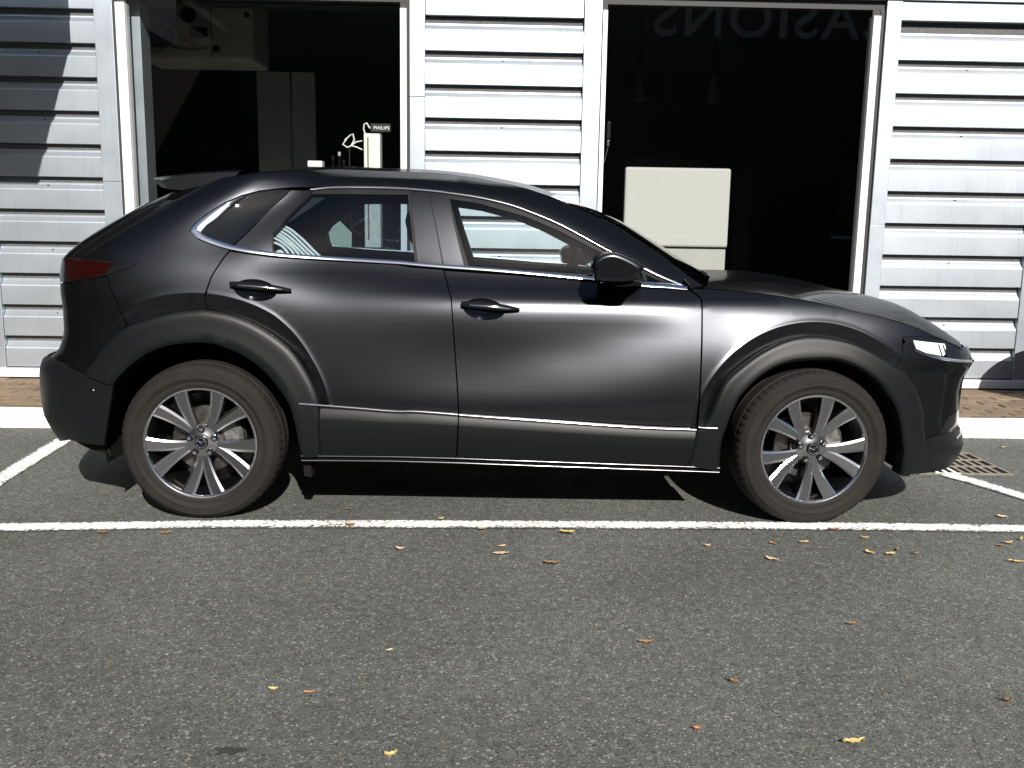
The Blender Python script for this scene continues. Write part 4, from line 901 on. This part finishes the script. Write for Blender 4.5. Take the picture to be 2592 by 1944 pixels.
def wheel(cx,near,rot,steer):
    T=Matrix.Translation((cx,0.0 if near else 2*YC,.338))@Matrix.Rotation(0 if near else math.pi,4,'Z')
    piv=Matrix.Translation((0,.107,0)); T=T@piv@Matrix.Rotation(steer,4,'Z')@piv.inverted()
    def put(name,me,m,parent,X=Matrix()):
        o=bpy.data.objects.new(name,me); COLL.objects.link(o)
        if not me.materials:
            for q in (m if isinstance(m,list) else [m]): me.materials.append(q)
        o.parent=parent; o.matrix_parent_inverse=wmat(parent).inverted(); (l,r,s)=(T@X).decompose(); o.location=l; o.rotation_euler=r.to_euler(); return o
    w=put('wheel',WM['barrel'],M['alloy_dark'],CAR)
    put('tyre',WM['tyre'],M['rubber'],w); put('rim',WM['rim'],M['polished'],w)
    Rr=lambda a:Matrix.Rotation(-math.radians(a),4,'Y')
    for k in range(5):
        put('spoke',WM['spL'],[M['alloy'],M['alloy_dark'],M['polished']],w,Rr(180+72*k+rot)); put('spoke',WM['spR'],[M['alloy'],M['alloy_dark'],M['polished']],w,Rr(180+72*k+rot))
        a=math.radians(90+72*k+rot); X=Matrix.Translation((.0565*math.cos(a),0,.0565*math.sin(a)))
        put('lug_bore',WM['bore'],M['gloss_black'],w,X); put('lug_nut',WM['nut'],M['chrome'],w,X)
    put('wheel_hub',WM['hub'],M['polished'],w); put('centre_cap',WM['cap'],M['gloss_black'],w); put('cap_emblem',WM['emblem'],M['chrome'],w,Rr(rot))
    put('brake_disc',WM['disc'],M['disc'],w); put('disc_hat',WM['hat'],M['disc'],w); put('brake_caliper',WM['caliper'],M['caliper'],w)
for near in (True,False):
    wheel(0,near,0,0); wheel(2.655,near,7,math.radians(5))
# ------------------------------------------------------------------ inside the showroom (seen through the glass)
FZ=.12
# counter and what stands on it, left window
ctr=thing('counter','long dark counter behind the left window','counter',(.1,3.75,FZ))
box('counter_body',(-.55,3.46,FZ),(.52,4.05,1.06),M['room'],ctr,.004); box('counter_top',(-.58,3.43,1.06),(.55,4.08,1.10),M['room'],ctr,.004)
wb=thing('white_display_box','tall narrow white box with a dark slit standing on the counter','box',(.30,3.6,1.10))
box('body',(.236,3.56,1.10),(.362,3.70,1.98),M['paintwhite'],wb,.006); box('slit',(.262,3.556,1.16),(.274,3.561,1.95),M['iron'],wb)
tube('cable',[(.245,3.6,1.975),(.232,3.59,2.01),(.238,3.58,2.05),(.258,3.58,2.06),(.272,3.58,2.035),(.283,3.58,2.02)],.006,M['paintwhite'],wb,6)
wr=thing('wire_stand','bent white wire loop beside the tall white box','wire stand',(.12,3.6,1.10))
tube('wire_loop',[(.085,3.58,1.925),(.13,3.58,1.965),(.150,3.58,1.975),(.160,3.58,1.93),(.135,3.58,1.885),(.105,3.58,1.872),(.070,3.58,1.895),(.10,3.58,1.935)],.006,M['paintwhite'],wr,6)
tube('wire_arm',[(.14,3.58,1.89),(.175,3.58,1.915),(.221,3.58,1.924)],.005,M['paintwhite'],wr,6); tube('wire_arm',[(.14,3.58,1.885),(.18,3.58,1.875),(.222,3.58,1.856)],.005,M['paintwhite'],wr,6)
tube('post',[(.12,3.585,1.10),(.12,3.585,1.87)],.005,M['interior'],wr,6)
sb=thing('small_white_box','small white box on a dark post, left of the wire loop','box',(-.15,3.6,1.10))
box('post',(-.17,3.58,1.10),(-.13,3.63,1.715),M['interior'],sb); box('cap',(-.203,3.55,1.715),(-.088,3.66,1.765),M['paintwhite'],sb,.008)
for i,(x,h) in enumerate(((-.02,.70),(.03,.73),(.065,.67))):
    bt=thing('bottle',('short dark bottle nearest the small white box','tallest dark bottle with a pale cap','dark bottle nearest the white wire loop')[i],'bottle',(x,3.66,1.10),'dark bottles on the counter')
    V=[];n=14;pr=[(.020,0),(.021,.02),(.021,h-.12),(.009,h-.06),(.009,h-.02)]
    for r,z in pr:
        for k in range(n): a=2*math.pi*k/n; V.append((x+r*math.cos(a),3.66+r*math.sin(a),1.10+z))
    link('body',mesh('body',V,[(j*n+k,j*n+(k+1)%n,(j+1)*n+(k+1)%n,(j+1)*n+k) for j in range(4) for k in range(n)],40),M['gloss_black'],bt)
    box('cap',(x-.011,3.649,1.10+h-.02),(x+.011,3.671,1.10+h+.012),M['trim'] if i==1 else M['alloy_dark'],bt,.003)
hc=[(.005,1.350),(.145,1.215),(.145,1.10),(-.115,1.10),(-.125,1.225)]
V=[(x,3.47+(z-1.1)*.12,z) for x,z in hc]+[(x,3.476+(z-1.1)*.12,z) for x,z in hc]
tag(link('bright_area_patch',mesh('bright_area_patch',V,[(4,3,2,1,0),(5,6,7,8,9)]+[(i,(i+1)%5,5+(i+1)%5,5+i) for i in range(5)]),mat('pale_green_patch',(.46,.54,.49),.7)),'pale green card added in the shape of the bright area seen through the car','patch')  # pale pentagon standing for the bright area seen through the far window
ps=thing('wall_sign','small pale lettered sign above the tall white box','sign',(.35,3.78,2.03))
tm=text_mesh('lettering','PHILIPS',.036,.001); b=[v.co.x for v in tm.vertices]; tm.transform(Matrix.Translation((-(max(b)+min(b))/2,0,0)))
box('plate',(.262,3.785,2.015),(.43,3.79,2.078),M['darkgap'],ps); box('post',(.34,3.791,1.10),(.35,3.80,2.07),M['interior'],ps)
o=link('lettering',tm,M['paintwhite']); o.location=(0,0,0); o.parent=ps; o.matrix_parent_inverse=Matrix(); tm.transform(Matrix.Translation((0,.003,.003))@Matrix.Rotation(math.pi/2,4,'X'))
# grey partition and hanging heater
pt=thing('partition_panel','tall pale grey partition panel deep inside behind the left window','partition',(-.88,6,FZ))
box('panel',(-1.17,5.97,FZ),(-.585,6.03,2.80),mat('grey_partition',(.62,.64,.62),.6,noise=.1,nscale=3),pt,.006); box('post',(-.83,5.955,FZ),(-.815,5.969,2.80),M['alloy'],pt)
hm=mat('beige_enamel',(.42,.41,.35),.5,noise=.1,nscale=4)
ht=thing('unit_heater','beige unit heater with fan opening and yellow hose hanging inside the left window','heater',(-1.2,4.4,3.3))
box('casing',(-1.72,4.2,2.61),(-.75,4.75,3.26),hm,ht,.03); box('casing_seam',(-1.10,4.195,2.64),(-1.094,4.2,3.24),M['darkgap'],ht)
def disc_xz(cx,y,cz,r,n=24): return [(cx,y,cz)]+[(cx+r*math.cos(2*math.pi*k/n),y,cz+r*math.sin(2*math.pi*k/n)) for k in range(n)],[(0,1+(k+1)%n,1+k)[::-1] for k in range(n)]
for nm,(x,z,r) in (('fan_opening',(-1.62,2.90,.26)),('inlet',(-1.28,2.96,.065)),('knob',(-1.06,2.70,.03)),('knob',(-.80,2.97,.025))):
    v,f=disc_xz(x,4.192,z,r); link(nm,mesh(nm,v,f),M['black'],ht)
box('socket_plate',(-1.27,4.18,2.78),(-1.13,4.195,2.86),M['black'],ht,.01)
tube('hose',[(-1.75,4.15,2.92),(-1.55,4.13,2.92),(-1.40,4.13,2.85),(-1.30,4.14,2.74),(-1.22,4.18,2.70)],.014,mat('yellow_hose',(.30,.20,.02),.5),ht,8)
tube('pipe',[(-1.42,4.17,2.70),(-1.25,4.16,2.68),(-1.12,4.18,2.70)],.012,M['black'],ht,8)
for x in (-1.6,-.9): tube('hanger',[(x,4.5,3.26),(x,4.5,3.3)],.01,M['alloy_dark'],ht,6)
M['trim_dim']=mat('dim_shade',(.10,.10,.10),.6)
# right window: sunlit office screen, pendant lamps
of=thing('office_screen','cream office screen with rounded corner standing sunlit behind the right window','screen',(2.7,3.6,FZ))
cream=mat('cream_fabric',(.46,.455,.445),.9,noise=.03,nscale=60)
box('upper_panel',(2.29,3.57,1.142),(3.131,3.61,1.762),cream,of,.018); box('lower_panel',(2.30,3.575,FZ+.06),(3.118,3.608,1.13),mat('cream_board',(.39,.385,.37),.8,noise=.05,nscale=10),of,.004)
box('joint_rail',(2.30,3.572,1.131),(3.12,3.609,1.1415),M['alloy_dark'],of)
for x in (2.35,3.02): box('foot',(x,3.40,FZ),(x+.05,3.78,FZ+.06),M['alloy_dark'],of,.004)
for i,x in enumerate((2.62,3.33)):
    la=thing('pendant_lamp',('dim cone pendant lamp left of the pair inside the right window','dim cone pendant lamp right of the pair inside the right window')[i],'pendant lamp',(x,5.2,3.3),'cone pendant lamps in the showroom')
    V=[];n=20
    for r,z in ((.018,2.74),(.028,2.72),(.062,2.48)):
        for k in range(n): a=2*math.pi*k/n; V.append((x+r*math.cos(a),5.2+r*math.sin(a),z))
    link('shade',mesh('shade',V,[(j*n+k,j*n+(k+1)%n,(j+1)*n+(k+1)%n,(j+1)*n+k) for j in range(2) for k in range(n)],40),M['trim_dim'],la)
    tube('cord',[(x,5.2,2.74),(x,5.2,3.3)],.005,M['black'],la,6)
pc=thing('interior_post','slim dark green post standing inside the right window','post',(3.9,6.05,FZ)); box('shaft',(3.80,6.0,FZ),(3.98,6.1,3.3),mat('dark_green_post',(.012,.02,.02),.6),pc); box('plate',(3.79,5.99,FZ),(3.99,6.11,FZ+.01),M['alloy_dark'],pc)
dv=thing('door_lock','small grey lock with chain on the left frame of the right window','lock',(2.10,3.25,1.9)); box('body',(2.085,3.16,1.93),(2.115,3.185,2.06),M['alloy_dark'],dv,.006); box('latch',(2.088,3.155,1.88),(2.108,3.175,1.925),M['alloy'],dv,.004); tube('chain',[(2.098,3.165,1.88),(2.08,3.165,1.80),(2.065,3.165,1.75)],.003,M['alloy'],dv,6)

# ------------------------------------------------------------------ round planter just right of the frame (unseen, added to cast the shadow on wall and pavers)
pln=thing('round_blocker','dark round planter on the pavers right of the car, unseen and added to cast a shadow','blocker',(5.95,2.12,PZ))
V=[];n=40;pr=[(.30,0),(.36,.05),(.44,.45),(.46,.52),(.43,.52),(.41,.47),(.01,.46)]
for r,z in pr:
    for k in range(n): a=2*math.pi*k/n; V.append((5.62+r*math.cos(a),2.36+r*math.sin(a),PZ+z))
link('blocker_body',mesh('blocker_body',V,[(j*n+k,j*n+(k+1)%n,(j+1)*n+(k+1)%n,(j+1)*n+k) for j in range(len(pr)-1) for k in range(n)],40),M['plastic'],pln)

# ------------------------------------------------------------------ drain grate let into the asphalt
gt=thing('drain_grate','rectangular cast iron drain grate crossed by white paint under the front bumper','drain grate',(3.85,1.13,0))
gx0,gx1,gy0,gy1=3.555,4.075,.885,1.375; zt=.006
cols=10; rows=3; parts=[]; barw=(gx1-gx0-.02)/cols
fr=[boxd((gx0,gy0,-.02),(gx1,gy0+.022,zt)),boxd((gx0,gy1-.022,-.02),(gx1,gy1,zt)),boxd((gx0,gy0+.0222,-.02),(gx0+.016,gy1-.0222,zt)),boxd((gx1-.016,gy0+.0222,-.02),(gx1,gy1-.0222,zt))]
V,F=merge(fr); link('frame',mesh('frame',V,F),M['iron'],gt)
sheet('pit',gx0,gy0,gx1,gy1,.0015,M['black'],gt)
bs_=(gx1-gx0-.032)/cols; h=(gy1-gy0-.044)/rows
def sx_(y): return 0
for k in range(1,cols):
    x=gx0+.016+bs_*k; box('bar',(x-.011,gy0+.0222,.0016),(x+.011,gy1-.0222,zt-.0004),M['iron'],gt,.0015)
for r in range(1,rows):
    y=gy0+.022+h*r; box('cross_bar',(gx0+.0162,y-.014,.0016),(gx1-.0162,y+.014,zt-.0002),M['iron'],gt,.0015)
# paint that ran over the bars: sheets on the bars only
pw=[]
def on_bar(x0,x1,y0,y1,z): pw.append(([(x0,y0,z),(x1,y0,z),(x1,y1,z),(x0,y1,z)],[(0,1,2,3)]))
for k in range(2,5):
    x=gx0+.016+bs_*k; on_bar(x-.010,x+.010,gy0+.023,gy1-.16,zt+.0008)
on_bar(gx0+.016+bs_*1.6,gx0+.016+bs_*4.5,gy0+.001,gy0+.021,zt+.0009); on_bar(gx0+.016+bs_*1.7,gx0+.016+bs_*4.3,gy0+.022+h-.0135,gy0+.022+h+.0135,zt+.0010)
V,F=merge(pw); link('painted_patch',mesh('painted_patch',V,F),M['paintwhite'],gt)

# ------------------------------------------------------------------ fallen leaves
lm={'yellow':mat('yellow_leaf',(.46,.34,.14),.7,noise=.25,nscale=120),'tan':mat('tan_leaf',(.48,.36,.23),.75,noise=.25,nscale=120),'brown':mat('brown_leaf',(.20,.115,.055),.8,noise=.3,nscale=120),'orange':mat('orange_leaf',(.34,.17,.075),.75,noise=.25,nscale=120)}
def leaf_mesh(L,W,curl,seed):
    r=random.Random(seed); V=[];n=9
    for i in range(n):
        t=i/(n-1); w=W*math.sin(math.pi*(.04+.93*t))**.85*.5; z=.002+curl*(2*t-1)**2+r.uniform(0,.002)
        x=(t-.5)*L; c=r.uniform(-.1,.1)*W
        V+=[(x,c-w,z+curl*.9+r.uniform(0,.003)),(x,c,z),(x,c+w,z+curl*.7+r.uniform(0,.003))]
    F=[]
    for i in range(n-1):
        for j in (0,1): F.append((i*3+j,(i+1)*3+j,(i+1)*3+j+1,i*3+j+1))
    return mesh('dry_leaf',V,F,60)
LEAVES=[
 (-.355,-.19,.085,.030,'brown',0,'brown curled leaf below the bay line, under the rear bumper'),
 (-.092,-.199,.07,.018,'brown',0,'thin brown leaf below the bay line, left of the rear wheel foot'),
 (.654,-1.506,.038,.020,'yellow',5,'pale yellow leaf in the left foreground, beside an orange one'),
 (.756,-1.522,.042,.015,'orange',8,'orange sliver of leaf in the left foreground right of a pale one'),
 (.651,-.081,.06,.022,'orange',0,'orange leaf caught on the bay line below the rear door'),
 (1.035,.012,.03,.016,'yellow',0,'small yellow leaf on the upper edge of the bay line'),
 (1.216,-.118,.05,.02,'yellow',0,'yellow leaf touching the lower edge of the bay line at mid car'),
 (1.575,-.158,.09,.03,'yellow',-5,'large yellow leaf below the bay line under the door mirror'),
 (.892,-.365,.05,.026,'tan',0,'lone pale tan leaf on open asphalt below the rear door'),
 (1.298,-.324,.045,.022,'yellow',10,'small yellow leaf just above the big cream leaf'),
 (1.293,-.403,.095,.034,'tan',4,'big cream leaf lying flat in the middle of the asphalt'),
 (1.488,-.511,.09,.034,'brown',0,'broad brown leaf right of and below the big cream leaf'),
 (1.741,-1.195,.075,.022,'brown',10,'thin twisted brown leaf on the right of the middle foreground'),
 (.948,-1.262,.028,.014,'tan',0,'tiny tan leaf left of centre in the foreground'),
 (1.013,-1.829,.045,.018,'yellow',10,'yellow leaf at the bottom edge, left of centre'),
 (2.173,-1.765,.085,.030,'yellow',6,'yellow leaf with a long stalk at the bottom right'),
 (1.789,-1.702,.03,.018,'orange',0,'tiny orange leaf at the bottom, left of the stalked yellow leaf'),
 (1.946,-1.451,.036,.016,'brown',-10,'small brown leaf in the foreground below the front door'),
 (2.444,-1.052,.05,.017,'brown',-8,'brown leaf on open asphalt below the front wheel'),
 (2.36,-.445,.075,.030,'tan',-40,'folded tan leaf below the front wheel, farthest from the line'),
 (2.421,-.259,.05,.02,'orange',-30,'thin orange leaf between the line and the folded tan leaf'),
 (2.138,-.299,.035,.016,'tan',0,'tiny tan leaf below the front end of the sill'),
 (2.554,-.246,.055,.022,'yellow',-8,'yellow leaf directly under the front wheel, clear of the line'),
 (2.743,-.079,.085,.026,'orange',6,'orange leaf on the lower edge of the bay line by the front wheel'),
 (2.83,-.19,.042,.022,'yellow',-10,'upper yellow leaf of the cluster right of the front wheel'),
 (2.781,-.364,.055,.028,'yellow',-35,'yellow leaf with a dark shadow, left in the cluster right of the front wheel'),
 (2.862,-.375,.07,.030,'yellow',4,'largest yellow leaf of the cluster right of the front wheel'),
 (2.911,-.33,.035,.018,'brown',30,'dark brown leaf behind the largest leaf of the cluster'),
 (2.969,-.373,.04,.014,'brown',0,'thin dark leaf right of the largest leaf of the cluster'),
 (3.423,-.229,.062,.030,'yellow',15,'bright yellow leaf near the right edge with a dark leaf beside it'),
 (3.372,-.262,.05,.018,'brown',15,'dark leaf beside the bright yellow leaf near the right edge'),
 (3.503,-.184,.035,.018,'yellow',20,'small yellow leaf closest to the right edge'),
 (3.329,-.454,.085,.024,'yellow',-14,'long slender yellow leaf by the right edge'),
 (3.596,.135,.075,.045,'tan',-20,'upright tan leaf between the bay line and the drain grate'),
 (2.683,-1.553,.04,.018,'brown',0,'dark brown leaf low on the right, far from the other leaves'),
 (.609,.154,.035,.02,'brown',0,'small brown leaf in the bay behind the rear wheel, under the sill'),
 (4.36,1.52,.05,.035,'yellow',10,'yellow leaf against the kerb right of the drain grate'),
]
for i,(x,y,L,Wd,c,rot,lab) in enumerate(LEAVES):
    o=link('dry_leaf',leaf_mesh(L*.72,Wd*.8,.002+.007*((i*37)%10)/10,i),lm[c]); o.location=(x,y,.006 if abs(y+.06)<.12 else .001); o.rotation_euler=(0,0,math.radians(rot+((i*53)%30-15)))
    tag(o,lab,'leaf','dry leaves scattered on the asphalt')
o=structure(None) if False else None
# leaf crumbs: along the kerb foot and strewn about
parts=[]
def crumb(x,y,z,s):
    a=rng.uniform(0,6.28); w=s*rng.uniform(.3,.7); c,sn=math.cos(a),math.sin(a)
    q=[(-s,0),(0,-w),(s,0),(0,w)]; parts.append(([(x+u*c-v*sn,y+u*sn+v*c,z+rng.uniform(.001,.006)) for u,v in q],[(0,1,2,3)]))
for _ in range(700): crumb(rng.uniform(-4,7),KY-abs(rng.normal(0,.018))-.004,0,rng.uniform(.003,.010))
for _ in range(260): crumb(rng.uniform(-1.2,4.2),rng.uniform(-2.2,.3),0,rng.uniform(.002,.006))
V,F=merge(parts); stuff(link('leaf_crumbs',mesh('leaf_crumbs',V,F),[lm['brown']]))
# oily stain
bm=bmesh.new(); 
pts=[(.612+.034*math.cos(a)*(1+.35*math.sin(3*a+1)+.15*math.sin(7*a)),-1.807+.024*math.sin(a)*(1+.4*math.cos(2*a)+.2*math.sin(5*a)),.0025) for a in np.linspace(0,2*math.pi,26,endpoint=False)]
structure(link('oil_stain',mesh('oil_stain',pts,[tuple(range(26))]),mat('tar_patch',(.026,.028,.024),.8,bump=.6,bscale=200)))
